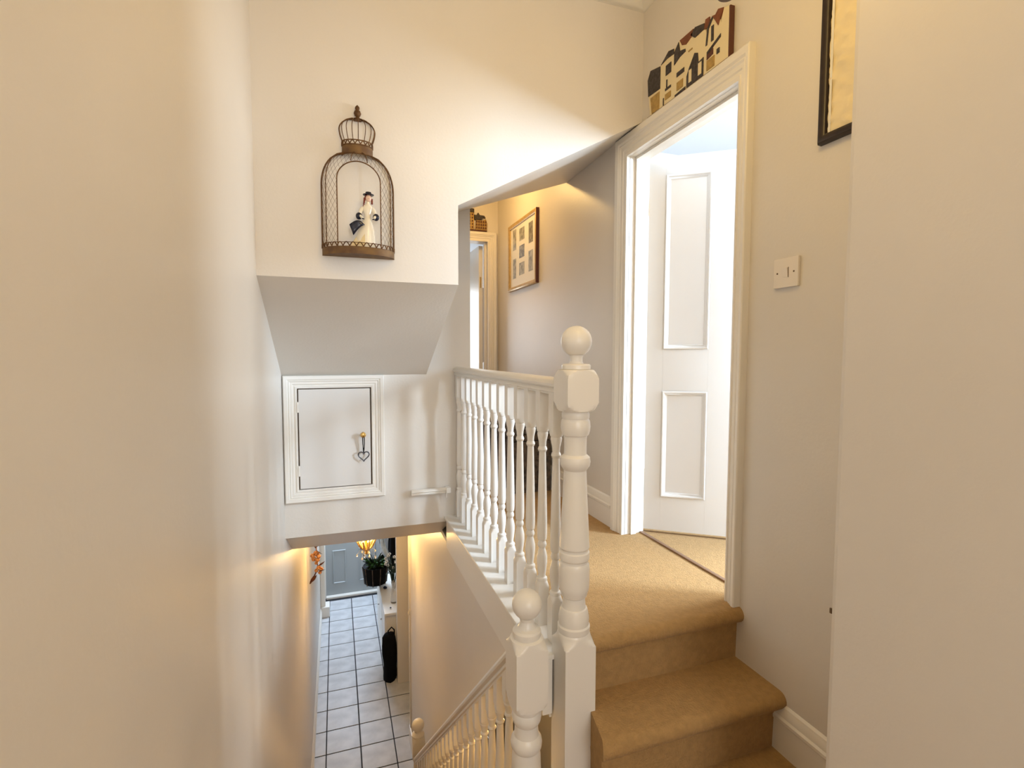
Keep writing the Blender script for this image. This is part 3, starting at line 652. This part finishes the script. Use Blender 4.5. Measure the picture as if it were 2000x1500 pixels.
# ------------------------------------------------------------------ wooden street cut-out over the door
hs_ = thing('wooden_street', (XR-0.016, 1.86, 2.072), 'cut-out wooden row of old timber houses standing on the door frame', 'ornament')
HB = 2.074
XF = XR-0.022
def sec(name, poly, m, parent, x0=XF, x1=XR-0.004): return MB().prism(poly, 'X', x0, x1).build(name, m, parent)
houses = [
 ([(2.115, HB+0.10), (2.122, HB+0.175), (2.100, HB+0.208), (2.022, HB+0.190), (2.022, HB), (2.100, HB)], 'wcream', [('wblack', [(2.115, HB+0.095), (2.122, HB+0.172), (2.100, HB+0.206), (2.024, HB+0.188), (2.024, HB+0.090)]), ('wochre', [(2.085, HB+0.005), (2.098, HB+0.080), (2.028, HB+0.080), (2.028, HB+0.005)])]),
 ([(2.022, HB), (2.022, HB+0.190), (2.000, HB+0.205), (1.962, HB+0.222), (1.925, HB+0.212), (1.925, HB)], 'wcream', [('wblack', [(2.020, HB+0.190), (1.965, HB+0.222), (1.927, HB+0.212), (1.927, HB+0.190), (1.975, HB+0.195)]), ('wblack', [(1.983, HB+0.125), (1.983, HB+0.168), (1.945, HB+0.168), (1.945, HB+0.125)]), ('wblack', [(1.985, HB+0.060), (1.985, HB+0.070), (1.945, HB+0.070), (1.945, HB+0.060)]), ('wblack', [(1.978, HB+0.070), (1.978, HB+0.105), (1.971, HB+0.105), (1.971, HB+0.070)]), ('wochre', [(1.985, HB+0.020), (1.985, HB+0.045), (1.945, HB+0.045), (1.945, HB+0.020)]), ('wblack', [(2.000, HB+0.003), (2.000, HB+0.035), (1.994, HB+0.035), (1.994, HB+0.003)])]),
 ([(1.925, HB), (1.925, HB+0.195), (1.893, HB+0.226), (1.860, HB+0.200), (1.800, HB+0.197), (1.800, HB)], 'wcream', [('wblack', [(1.924, HB+0.140), (1.924, HB+0.195), (1.895, HB+0.222), (1.885, HB+0.180), (1.850, HB+0.170), (1.848, HB+0.158), (1.885, HB+0.155)]), ('wred', [(1.888, HB+0.224), (1.800, HB+0.222), (1.808, HB+0.198), (1.846, HB+0.185), (1.872, HB+0.196)]), ('wblack', [(1.905, HB+0.080), (1.905, HB+0.098), (1.855, HB+0.098), (1.855, HB+0.080)]), ('wochre', [(1.903, HB+0.022), (1.903, HB+0.056), (1.862, HB+0.056), (1.862, HB+0.022)]), ('wblack', [(1.915, HB+0.002), (1.915, HB+0.010), (1.845, HB+0.014), (1.845, HB+0.002)]), ('wochre', [(1.830, HB+0.145), (1.830, HB+0.150), (1.805, HB+0.150), (1.805, HB+0.145)])]),
 ([(1.800, HB), (1.800, HB+0.222), (1.735, HB+0.198), (1.722, HB+0.160), (1.722, HB)], 'wcream', [('wblack', [(1.818, HB+0.205), (1.790, HB+0.222), (1.735, HB+0.205), (1.735, HB+0.182), (1.790, HB+0.180)]), ('wblack', [(1.838, HB+0.004), (1.838, HB+0.050), (1.824, HB+0.075), (1.790, HB+0.120), (1.770, HB+0.110), (1.765, HB+0.070), (1.735, HB+0.075), (1.735, HB+0.004)]), ('wcream', [(1.822, HB+0.016), (1.822, HB+0.066), (1.805, HB+0.066), (1.805, HB+0.016)]), ('wcream', [(1.764, HB+0.016), (1.764, HB+0.064), (1.744, HB+0.064), (1.744, HB+0.016)])]),
 ([(1.722, HB), (1.722, HB+0.150), (1.712, HB+0.175), (1.687, HB+0.205), (1.655, HB+0.198), (1.640, HB+0.150), (1.640, HB)], 'wcream', [('wred', [(1.735, HB+0.180), (1.728, HB+0.215), (1.704, HB+0.212), (1.704, HB+0.188), (1.714, HB+0.176)]), ('wblack', [(1.724, HB+0.110), (1.716, HB+0.178), (1.690, HB+0.204), (1.684, HB+0.196), (1.708, HB+0.168), (1.716, HB+0.110)]), ('wred', [(1.690, HB+0.205), (1.672, HB+0.200), (1.657, HB+0.212), (1.627, HB+0.200), (1.655, HB+0.150), (1.672, HB+0.178)]), ('wblack', [(1.693, HB+0.110), (1.693, HB+0.168), (1.680, HB+0.168), (1.680, HB+0.110)]), ('wblack', [(1.716, HB+0.070), (1.716, HB+0.082), (1.640, HB+0.112), (1.640, HB+0.100)]), ('wbrown', [(1.716, HB+0.052), (1.716, HB+0.070), (1.680, HB+0.080), (1.680, HB+0.058)]), ('wochre', [(1.716, HB+0.010), (1.716, HB+0.048), (1.672, HB+0.050), (1.672, HB+0.010)]), ('wblack', [(1.660, HB+0.045), (1.660, HB+0.064), (1.645, HB+0.064), (1.645, HB+0.045)])]),
 ([(1.640, HB), (1.640, HB+0.160), (1.627, HB+0.200), (1.598, HB+0.190), (1.598, HB)], 'wcream', []),
]
for poly, bm_, det in houses:
    ho = sec('house', poly, M[bm_], hs_); ho['_w'] = list(hs_['_w'])
    for mname, pl in det: sec({'wblack': 'timber_detail', 'wred': 'roof', 'wochre': 'window', 'wcream': 'window', 'wbrown': 'awning'}[mname], pl, M[mname], ho, XF-0.0025 if mname != 'wcream' else XF-0.004, XF+0.002)
MB().box(XF-0.001, XR-0.003, 1.592, 1.598, HB, HB+0.188).build('side_edge', M['wbrown'], hs_)
MB().box(XF-0.003, XR-0.004, 1.592, 2.12, HB-0.003, HB+0.001).build('base_strip', M['wbrown'], hs_)

# ------------------------------------------------------------------ collage frame on the far landing
cf = thing('photo_collage', (XR, 3.85, 1.49), 'framed collage of seven old photographs on the landing wall', 'picture')
cy0, cy1, cz0, cz1 = 3.565, 4.145, 1.520, 2.010
MB().sweep([(cy0, cz0), (cy0, cz1), (cy1, cz1), (cy1, cz0), (cy0, cz0)], [(-o, d) for o, d in [(0, 0.006), (0, 0.016), (0.006, 0.022), (0.022, 0.026), (0.030, 0.022), (0.032, 0.0)]], lambda u, q, d: (XR-d, u, q)).build('frame', M['gold'], cf, 40)
MB().box(XR-0.024, XR, 3.529, 3.5335, 1.49, 2.04).build('frame_side', M['framebrown'], cf)
MB().box(XR-0.008, XR-0.004, cy0-0.002, cy1+0.002, cz0, cz1).build('mat_board', M['matboard'], cf)
Hc = cz1-cz0
for (u, vv_, ww, hh_, mm) in [(0.17, 0.62, 0.13, 0.34, 'photo2'), (0.17, 0.14, 0.13, 0.33, 'photo2'), (0.47, 0.72, 0.20, 0.20, 'photo2'), (0.47, 0.44, 0.20, 0.20, 'photo'), (0.47, 0.16, 0.20, 0.20, 'photo2'), (0.81, 0.60, 0.15, 0.32, 'photo'), (0.81, 0.16, 0.15, 0.32, 'photo2')]:
    yc = cy1-u*(cy1-cy0); w2 = ww*(cy1-cy0)/2; z0_ = cz0+vv_*Hc
    MB().box(XR-0.0095, XR-0.008, yc-w2, yc+w2, z0_, z0_+hh_*Hc).build('photograph', M[mm], cf)

# ------------------------------------------------------------------ far bedroom door (door_2) and room
DF = 4.54
struct('wall_far_landing', MB().box(1.355, XR, DF, DF+0.1, -0.1, 2.42).box(0.60, 1.355, DF, DF+0.1, 2.02, 2.42).box(XL, 0.60, DF, DF+0.1, -0.1, 2.42), M['wall'], 'yellow lit wall around the doorway at the far end of the landing')
d2 = thing('door_2', (0.98, DF, 0), 'cream door frame of the front bedroom at the far end of the landing', 'door', kind='structure')
MB().sweep([(0.62, 0), (0.62, 1.985), (1.335, 1.985), (1.335, 0)], [(-o, d) for o, d in arch_prof(0.085)], lambda u, q, d: (u, DF-d, q)).build('architrave', M['white'], d2, 30)
MB().box(1.335, 1.356, DF-0.005, DF+0.11, 0, 2.0).box(0.6, 0.62, DF-0.005, DF+0.11, 0, 2.0).box(0.6, 1.356, DF-0.005, DF+0.11, 1.985, 2.02).build('lining', M['white'], d2)
MB().bbox(1.318, 1.335, DF+0.03, DF+0.07, 0, 1.985, 0.002).build('door_stop', M['white'], d2)
l2 = MB().bbox(1.285, 1.325, DF+0.11, DF+0.85, 0.01, 1.97, 0.003).build('door_leaf', M['gold'] if False else M['white'], d2)
l2['_w'] = list(d2['_w'])
MB().tube([(1.30, DF+0.104, 1.58), (1.30, DF+0.104, 1.68)], 0.006, 8).build('hinge', M['brass'], l2)
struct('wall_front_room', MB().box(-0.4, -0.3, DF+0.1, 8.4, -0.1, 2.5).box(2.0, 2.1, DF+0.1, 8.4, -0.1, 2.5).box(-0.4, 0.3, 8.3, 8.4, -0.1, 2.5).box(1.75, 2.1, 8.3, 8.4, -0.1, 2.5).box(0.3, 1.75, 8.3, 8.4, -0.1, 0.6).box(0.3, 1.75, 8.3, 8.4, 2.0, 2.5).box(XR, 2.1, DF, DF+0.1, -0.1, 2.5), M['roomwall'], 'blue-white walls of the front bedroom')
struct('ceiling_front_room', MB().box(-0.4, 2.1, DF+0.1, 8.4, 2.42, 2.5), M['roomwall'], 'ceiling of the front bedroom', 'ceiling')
struct('floor_front_room', MB().box(-0.4, 2.1, DF+0.06, 8.4, -0.1, 0.0), M['carpet'], 'carpet of the front bedroom', 'floor')
w1 = thing('window_1', (1.0, 8.33, 0.6), 'bright bedroom window seen through the far doorway', 'window', kind='structure')
wf = MB()
for x in (0.3, 1.0, 1.70): wf.bbox(x, x+0.05, 8.30, 8.36, 0.6, 2.0, 0.005)
for z in (0.6, 1.25, 1.95): wf.bbox(0.3, 1.75, 8.31, 8.35, z, z+0.05, 0.005)
wf.build('window_frame', M['white'], w1); MB().box(0.34, 1.71, 8.328, 8.332, 0.64, 1.96).build('pane', M['glass'], w1)
for i, (xa, xb) in enumerate(((1.52, 1.9), (0.1, 0.42))):
    mb = MB(); n = 40; vv = []
    for k in range(n+1):
        x = xa+(xb-xa)*k/n; y = 8.20+0.025*math.sin(k*1.3); vv += [(x, y, 0.05), (x, y, 2.15)]
    mb.add(vv, [(2*k, 2*k+1, 2*k+3, 2*k+2) for k in range(n)])
    o = mb.build('curtain', M['curtain'], None, 60); tag(o, ['pale curtain right of the far bedroom window', 'pale curtain left of the far bedroom window'][i], 'curtain')
    md = o.modifiers.new('s', 'SOLIDIFY'); md.thickness = 0.004
mr = thing('cheval_mirror', (1.62, 6.4, 0), 'slim dark framed standing mirror edge in the far bedroom', 'mirror')
MB().tube([(1.578, 6.3, 1.0), (1.576, 6.3, 1.78)], 0.010, 8).build('frame', M['black'], mr)
MB().bbox(1.590, 1.85, 6.29, 6.31, 0.85, 1.8, 0.003).build('glass_panel', M['steel'], mr)
MB().bbox(1.56, 1.87, 6.2, 6.42, 0.0, 0.03, 0.003).bbox(1.70, 1.74, 6.28, 6.32, 0.0, 0.9, 0.003).build('stand', M['black'], mr)

# little village ornament on the far architrave
vo = thing('village_ornament', (1.2, DF-0.016, 2.072), 'small black roofed village ornament standing over the far doorway', 'ornament')
zb_ = 2.085
MB().bbox(1.10, 1.325, DF-0.030, DF-0.004, zb_-0.013, zb_-0.002, 0.002).build('base', M['wbrown'], vo)
MB().bbox(1.10, 1.205, DF-0.026, DF-0.006, zb_, zb_+0.150, 0.004).build('house', M['wochre'], vo)
MB().prism([(1.215, zb_), (1.325, zb_), (1.328, zb_+0.06), (1.315, zb_+0.10), (1.285, zb_+0.085), (1.225, zb_+0.085)], 'Y', DF-0.026, DF-0.006).build('house', M['wochre'], vo)
MB().prism([(1.212, zb_+0.088), (1.206, zb_+0.130), (1.228, zb_+0.128), (1.242, zb_+0.152), (1.258, zb_+0.130), (1.300, zb_+0.128), (1.312, zb_+0.108), (1.290, zb_+0.112), (1.275, zb_+0.088)], 'Y', DF-0.030, DF-0.005).build('roof', M['wblack'], vo)
MB().prism([(1.10, zb_+0.150), (1.10, zb_+0.205), (1.15, zb_+0.205), (1.18, zb_+0.185), (1.205, zb_+0.182), (1.205, zb_+0.150)], 'Y', DF-0.029, DF-0.005).build('roof', M['wblack'], vo)
wd = MB()
for i in range(5):
    for j in range(3):
        wd.prism([(1.222+0.021*i, zb_+0.008+0.027*j), (1.236+0.021*i, zb_+0.008+0.027*j), (1.236+0.021*i, zb_+0.024+0.027*j), (1.229+0.021*i, zb_+0.029+0.027*j), (1.222+0.021*i, zb_+0.024+0.027*j)], 'Y', DF-0.029, DF-0.025)
for i in range(4):
    for j in range(5): wd.box(1.108+0.025*i, 1.120+0.025*i, DF-0.029, DF-0.025, zb_+0.010+0.028*j, zb_+0.026+0.028*j)
wdo = wd.build('windows', M['wbrown'], vo); wdo['kind'] = 'stuff'

# dark wicker chest on the landing behind the balusters
wc = thing('wicker_chest', (1.26, 3.62, 0), 'low dark wicker chest against the landing wall, seen between balusters', 'chest')
MB().bbox(1.13, 1.41, 3.22, 4.02, 0.0, 0.36, 0.012).build('body', M['wicker'], wc, 40)
MB().bbox(1.12, 1.415, 3.21, 4.03, 0.365, 0.40, 0.010).build('lid', M['wicker'], wc, 40)
tg = thing('folded_throw', (1.27, 3.42, 0.40), 'mottled brown throw folded on the dark wicker chest', 'throw')
for k in range(3): MB().bbox(1.16+0.004*k, 1.39-0.003*k, 3.26, 3.60-0.01*k, 0.402+0.026*k, 0.427+0.026*k, 0.011).build('fold', M['greyfur'], tg, 50)

# ------------------------------------------------------------------ stairwell pendant (only its foot dips into view)
pd = thing('pendant_light', (0.746, 0.85, 1.655), 'hanging stairwell lamp whose dark metal foot shows at the top edge', 'lamp')
MB().lathe((0.746, 0.85, 1.655), [(0.008, 0.002), (0.010, 0.012), (0.014, 0.018), (0.022, 0.020), (0.05, 0.020), (0.06, 0.02), (0.14, 0.02)], 24).build('metal_foot', M['ironpan'], pd, 40)
MB().lathe((0.746, 0.85, 1.83), [(0, 0.02), (0.02, 0.016), (0.05, 0.01), (0.07, 0.004), (CZ-1.83, 0.004)], 16).build('stem', M['brass'], pd, 40)
MB().lathe((0.746, 0.85, 1.78), [(0.0, 0.022), (0.02, 0.03), (0.05, 0.034)], 24).build('lower_cup', M['ironpan'], pd, 40)
MB().ball((0.746, 0.85, 2.22), 0.045, 20, sz=1.2).build('glass_globe', M['glow'], pd, 60)
# far landing ceiling lamp (out of view) and passage lamp
cl = thing('ceiling_lamp', (0.95, 3.75, 2.42), 'small warm ceiling lamp on the far landing, above the view', 'lamp')
MB().lathe((0.95, 3.75, 2.34), [(0.0, 0.03), (0.02, 0.045), (0.08, 0.05)], 20).build('shade', M['brass'], cl, 40)
pl_ = thing('passage_lamp', (1.12, 2.35, -0.28), 'warm lamp under the landing that lights the lower balusters', 'lamp')
MB().lathe((1.12, 2.35, -0.66), [(0.0, 0.015), (0.03, 0.02), (0.06, 0.01), (0.08, 0.003), (0.38, 0.003)], 12).build('holder', M['brass'], pl_, 40)

# ------------------------------------------------------------------ hall things
d3 = thing('door_3', (0.2, 8.67, FL), 'grey panelled front door at the far end of the hall', 'door', kind='structure')
df = MB().bbox(-0.215, 0.66, 8.64, 8.68, FL+0.02, -1.02, 0.003).build('door_leaf', M['fdoor'], d3)
df['_w'] = list(d3['_w'])
for (xa, xb, za_, zb3) in ((-0.11, 0.10, FL+0.95, FL+1.85), (0.30, 0.52, FL+0.95, FL+1.85), (-0.11, 0.10, FL+0.22, FL+0.78), (0.30, 0.52, FL+0.22, FL+0.78)):
    MB().sweep([(xa, za_), (xa, zb3), (xb, zb3), (xb, za_), (xa, za_)], [(0, 0), (0.006, 0.012), (0.016, 0.012), (0.024, 0.002)], lambda u, q, d: (u, 8.64-d, q)).build('panel', M['fdoor'], df, 30)
MB().bbox(-0.275, -0.215, 8.60, 8.69, FL, -0.98, 0.006).bbox(0.66, 0.72, 8.60, 8.69, FL, -0.98, 0.006).bbox(-0.275, 0.72, 8.60, 8.69, -1.02, -0.96, 0.006).build('frame', M['white'], d3, 30)
MB().bbox(-0.215, 0.66, 8.56, 8.69, FL, FL+0.035, 0.006).build('threshold', M['white'], d3, 30)
struct('trim_porch_pilaster', MB().bbox(XL+0.001, -0.215, 8.02, 8.14, FL+0.14, -0.3, 0.008).bbox(XL+0.001, -0.155, 7.98, 8.18, FL, FL+0.16, 0.012), M['white'], 'white pilaster with square plinth on the left before the front door', 'trim', 40)
cbn = thing('hall_cabinet', (0.65, 6.85, FL), 'low white cabinet along the right side of the tiled hall', 'cabinet')
MB().bbox(0.535, 0.775, 6.32, 7.65, FL+0.02, -2.30, 0.004).build('body', M['white'], cbn)
MB().bbox(0.515, 0.777, 6.28, 7.69, -2.30, -2.27, 0.006).build('top', M['white'], cbn, 40)
for k in range(3):
    dd = MB().bbox(0.522, 0.535, 6.36+0.43*k, 6.76+0.43*k, FL+0.10, -2.34, 0.004).build('door', M['white'], cbn); dd['_w'] = list(cbn['_w'])
    MB().ball((0.514, 6.42+0.43*k, -2.62), 0.012, 10).build('knob', M['steel'], dd, 60)
MB().bbox(0.522, 0.776, 6.32, 7.65, FL, FL+0.07, 0.004).build('plinth', M['white'], cbn)
# black coat heap on the floor in front of the cabinet
ck = thing('black_bag', (0.60, 6.2, FL), 'tall black cloth bag standing on the floor beside the nib wall', 'bag')
vv = []; ff = []; sg_ = 20
prf = [(0.0, 0.075), (0.05, 0.085), (0.20, 0.080), (0.34, 0.095), (0.46, 0.090), (0.55, 0.080), (0.585, 0.055), (0.595, 0.02)]
for i, (z, r) in enumerate(prf):
    for k in range(sg_):
        a = 2*PI*k/sg_; q = r*(1+0.10*math.sin(3*a+i)+0.05*math.sin(7*a+2*i)); vv.append((0.560+q*math.cos(a)*0.95, 6.17+q*math.sin(a)*0.85, FL+z))
for i in range(len(prf)-1):
    for k in range(sg_): ff.append((i*sg_+k, i*sg_+(k+1) % sg_, (i+1)*sg_+(k+1) % sg_, (i+1)*sg_+k))
ff.append(tuple(range(sg_))); ff.append(tuple((len(prf)-1)*sg_+k for k in range(sg_)))
MB().add(vv, ff).build('body', M['black'], ck, 60)
MB().tube([(0.55, 6.17, FL+0.56), (0.545, 6.15, FL+0.63), (0.585, 6.15, FL+0.67), (0.62, 6.17, FL+0.62), (0.62, 6.18, FL+0.56)], 0.008, 6).build('strap', M['black'], ck, 60)
# hanging black basket with green plant, in front of the front door
bs = thing('hanging_basket', (0.50, 6.9, -2.15), 'black hanging basket holding a green leafy plant in the hall', 'basket')
bx, by, bz = 0.470, 7.10, -2.22
MB().lathe((bx, by, bz), [(0.0, 0.11), (0.01, 0.145), (0.12, 0.165), (0.25, 0.172), (0.255, 0.16), (0.24, 0.14)], 24).build('pot', M['pitch'], bs, 40)
rm = MB()
for k in range(10):
    a = 2*PI*k/10; rm.tube([(bx+0.147*math.cos(a), by+0.147*math.sin(a), bz), (bx+0.175*math.cos(a), by+0.175*math.sin(a), bz+0.25)], 0.006, 5)
rm.build('ribs', M['wicker'], bs)
hn_ = MB()
for k in range(3):
    a = 2*PI*k/3+0.5; hn_.tube([(bx+0.14*math.cos(a), by+0.14*math.sin(a), bz+0.22), (bx, by, bz+0.9)], 0.003, 5)
hn_.tube([(bx, by, bz+0.9), (bx, by, -0.30)], 0.003, 5)
hn_.build('chain', M['black'], bs)
gf = MB(); gd = MB()
for k in range(110):
    a = random.uniform(0, 2*PI); r = random.uniform(0.02, 0.12); z = random.uniform(0.20, 0.30)
    b = (bx+r*0.4*math.cos(a), by+r*0.4*math.sin(a), bz+0.2); t = (bx+(r+0.06)*math.cos(a), by+(r+0.06)*math.sin(a), bz+z+random.uniform(0, 0.10))
    (gf if k % 3 == 0 else gd).leaf(b, t, random.uniform(0.012, 0.022), (0, 0, 0.03))
o = gf.build('bright_leaves', M['leafg'], bs, 60); o['kind'] = 'stuff'; o = gd.build('dark_leaves', M['leafd'], bs, 60); o['kind'] = 'stuff'
# vase with trailing white flowers on the cabinet
vs = thing('flower_vase', (0.66, 6.62, -2.27), 'glass vase of dark stems and white blossoms on the white cabinet', 'vase')
MB().lathe((0.66, 6.55, -2.27), [(0, 0.04), (0.01, 0.045), (0.12, 0.035), (0.22, 0.028), (0.28, 0.036), (0.275, 0.031), (0.2, 0.022)], 20).build('vase', M['crystal'], vs, 40)
stm = MB(); pe = MB(); lv = MB()
for k in range(22):
    a = random.uniform(0, 2*PI); r = random.uniform(0.05, 0.13); z = random.uniform(0.05, 0.30)
    tip = (0.655+r*math.cos(a)*0.8, 6.60+r*math.sin(a)*1.6, -2.0+z)
    stm.tube([(0.66, 6.62, -2.12), (0.66+(tip[0]-0.66)*0.4, 6.62+(tip[1]-6.62)*0.4, -1.93), tip], 0.004, 5)
    if k % 2: 
        for j in range(5):
            b = 2*PI*j/5; pe.ball((tip[0]+0.014*math.cos(b), tip[1], tip[2]+0.014*math.sin(b)), 0.009, 8)
    else: lv.leaf(tip, (tip[0]+random.uniform(-0.07, 0.03), tip[1]+random.uniform(-0.05, 0.05), tip[2]+random.uniform(-0.05, 0.07)), 0.018)
o = stm.build('stems', M['leafd'], vs, 60); o['kind'] = 'stuff'
o = pe.build('blossoms', M['petal'], vs, 60); o['kind'] = 'stuff'
o = lv.build('leaves', M['leafd'], vs, 60); o['kind'] = 'stuff'
# small black keys tray, black ornament
for (x, y, lab) in ((0.585, 6.98, 'small black ornament lying nearer the far end of the cabinet top'), (0.60, 6.40, 'small dark pebble ornament at the near edge of the cabinet top')):
    big = y > 6.8
    o = MB().ball((x, y, -2.262+(0.008 if big else 0.004)), 0.035 if big else 0.014, 14, sx=0.8, sy=1.2, sz=0.45).build('ornament', M['navy'], None, 60); tag(o, lab, 'ornament')
# pale blue plume / hung scarf on the right wall
pm_ = thing('hanging_scarf', (0.72, 6.86, -1.5), 'pale blue scarf hooked on the hall wall above the cabinet', 'scarf')
vv = []; ff = []
for i in range(13):
    t = i/12; yy = 6.86-0.03*t; zc = -1.50-0.38*t; wv = 0.075*math.sin(PI*(0.12+0.86*t))
    for j in range(6): s_ = j/5-0.5; vv.append((0.550+0.11*t*t+s_*wv*1.2, yy+0.02*math.sin(j*2.5+t*3), zc+0.06*(0.25-s_*s_)))
for i in range(12):
    for j in range(5): ff.append((i*6+j, i*6+j+1, i*6+j+7, i*6+j+6))
so_ = MB().add(vv, ff).build('cloth', M['plume'], pm_, 60); md = so_.modifiers.new('s', 'SOLIDIFY'); md.thickness = 0.006
MB().tube([(0.78, 6.86, -1.48), (0.56, 6.86, -1.48), (0.55, 6.86, -1.45)], 0.006, 6).build('hook', M['black'], pm_, 60)
ct = thing('black_coat', (0.73, 6.75, -1.9), 'black coat hanging on the hall wall beside the pale scarf', 'coat')
vv = []; ff = []
for i in range(10):
    t = i/9
    for k in range(16):
        a = 2*PI*k/16; q = (0.05+0.05*t)*(1+0.15*math.sin(4*a+t*2)); vv.append((0.715+q*0.6*math.cos(a), 7.10+q*1.5*math.sin(a), -1.45-0.60*t))
for i in range(9):
    for k in range(16): ff.append((i*16+k, i*16+(k+1) % 16, (i+1)*16+(k+1) % 16, (i+1)*16+k))
ff.append(tuple(range(16))); ff.append(tuple(144+k for k in range(16)))
MB().add(vv, ff).build('body', M['black'], ct, 60)
for s_ in (-1, 1): MB().tube([(0.71, 7.10+s_*0.08, -1.50), (0.69, 7.10+s_*0.13, -1.70), (0.68, 7.10+s_*0.13, -1.92)], [0.04, 0.035, 0.03], 10).build('sleeve', M['black'], ct, 60)

# chandelier
ch = thing('chandelier', (0.24, 4.85, -0.30), 'gold hall chandelier with amber petals and clear crystal drops', 'chandelier')
c0 = (0.24, 4.85)
MB().tube([(c0[0], c0[1], -0.30), (c0[0], c0[1], -0.66)], 0.005, 8).build('stem', M['brass'], ch)
MB().lathe((c0[0], c0[1], -0.93), [(0, 0.004), (0.01, 0.014), (0.03, 0.02), (0.05, 0.012), (0.27, 0.008)], 14).build('hub', M['brass'], ch, 50)
for ring, (n, r, z0_, z1_) in enumerate(((10, 0.095, -0.885, -0.775), (7, 0.055, -0.895, -0.79))):
    for k in range(n):
        a = 2*PI*(k+0.5*ring)/n; x, y = math.cos(a), math.sin(a)
        MB().tube([(c0[0]+0.015*x, c0[1]+0.015*y, z0_), (c0[0]+0.6*r*x, c0[1]+0.6*r*y, z0_+0.035), (c0[0]+r*x, c0[1]+r*y, z1_)], [0.004, 0.009, 0.006], 8).build('petal', M['amber'], ch, 60)
for k in range(9):
    a = 2*PI*k/9+0.3; r = 0.05 if k % 2 else 0.085; z = -0.93-0.02*(k % 3)
    q = (c0[0]+r*math.cos(a), c0[1]+r*math.sin(a))
    dr = MB().lathe((q[0], q[1], z), [(0, 0.0005), (0.010, 0.008), (0.018, 0.009), (0.034, 0.001)], 6); dr.tube([(q[0], q[1], z+0.03), (c0[0]+0.5*r*math.cos(a), c0[1]+0.5*r*math.sin(a), -0.87)], 0.0012, 4)
    dr.build('crystal_drop', M['petal'] if k % 2 else M['crystal'], ch)

# bronze flower spray on the left hall wall
sc_ = thing('flower_spray', (XL+0.03, 5.0, -0.85), 'bronze metal flower spray hanging on the left hall wall', 'wall decoration')
ax, ay = -0.205, 4.95
stp = [(XL+0.002, ay, -0.78), (ax, ay, -0.83), (ax+0.01, ay, -0.95), (ax+0.01, ay, -1.05), (ax-0.055, ay-0.02, -1.17)]
MB().tube(stp, 0.006, 6).build('stem', M['bronzelf'], sc_, 60)
for i, (x, z, r) in enumerate(((0.0, -0.895, 0.026), (-0.03, -0.91, 0.022), (0.022, -0.92, 0.020), (-0.02, -0.945, 0.022), (0.012, -0.955, 0.020), (0.02, -1.03, 0.022), (0.04, -1.05, 0.020), (0.0, -1.055, 0.018), (0.03, -1.075, 0.016), (0.0, -0.985, 0.016))):
    fb = MB()
    for k in range(6):
        a = 2*PI*k/6; fb.ball((ax+x+r*0.6*math.cos(a), ay-0.01-0.006*(i % 3), z+r*0.6*math.sin(a)), r*0.5, 8)
    fb.ball((ax+x, ay-0.02-0.006*(i % 3), z), r*0.4, 8); fb.build('flower', M['bronzefl'], sc_, 60)
for b, t in (((0, -0.84), (-0.06, -0.775)), ((0.0, -0.84), (0.03, -0.765)), ((0.01, -0.87), (0.055, -0.905)), ((0.01, -1.02), (0.075, -0.975)), ((0.02, -1.06), (0.075, -1.055)), ((-0.01, -1.09), (-0.062, -1.175)), ((0.0, -0.85), (-0.01, -0.78)), ((0.0, -1.10), (-0.045, -1.16))):
    MB().leaf((ax+b[0], ay-0.012, b[1]), (ax+t[0], ay-0.02, t[1]), 0.015, (0, -0.015, 0.004)).build('leaf', M['bronzelf'], sc_, 60)

# little doorbell chime parts on the tan wall top, cord
pc = thing('light_pull', (0.665, 5.02, -1.4), 'thin white pull cord with small knob at the end of the tan wall', 'pull cord')
MB().tube([(0.648, 4.99, -0.30), (0.648, 4.99, -1.60)], 0.002, 5).build('cord', M['white'], pc)
MB().lathe((0.648, 4.99, -1.66), [(0, 0.004), (0.01, 0.012), (0.03, 0.012), (0.06, 0.004)], 12).build('knob', M['white'], pc, 50)

# small dark latch on the near corner
lt = MB().bbox(1.052, 1.056, 0.815, 0.8205, 0.372, 0.384, 0.0008).build('screw_head', M['darkdot']); tag(lt, 'tiny dark screw on the edge of the right foreground corner', 'screw')

for o in bpy.data.objects:
    if '_w' in o: del o['_w']
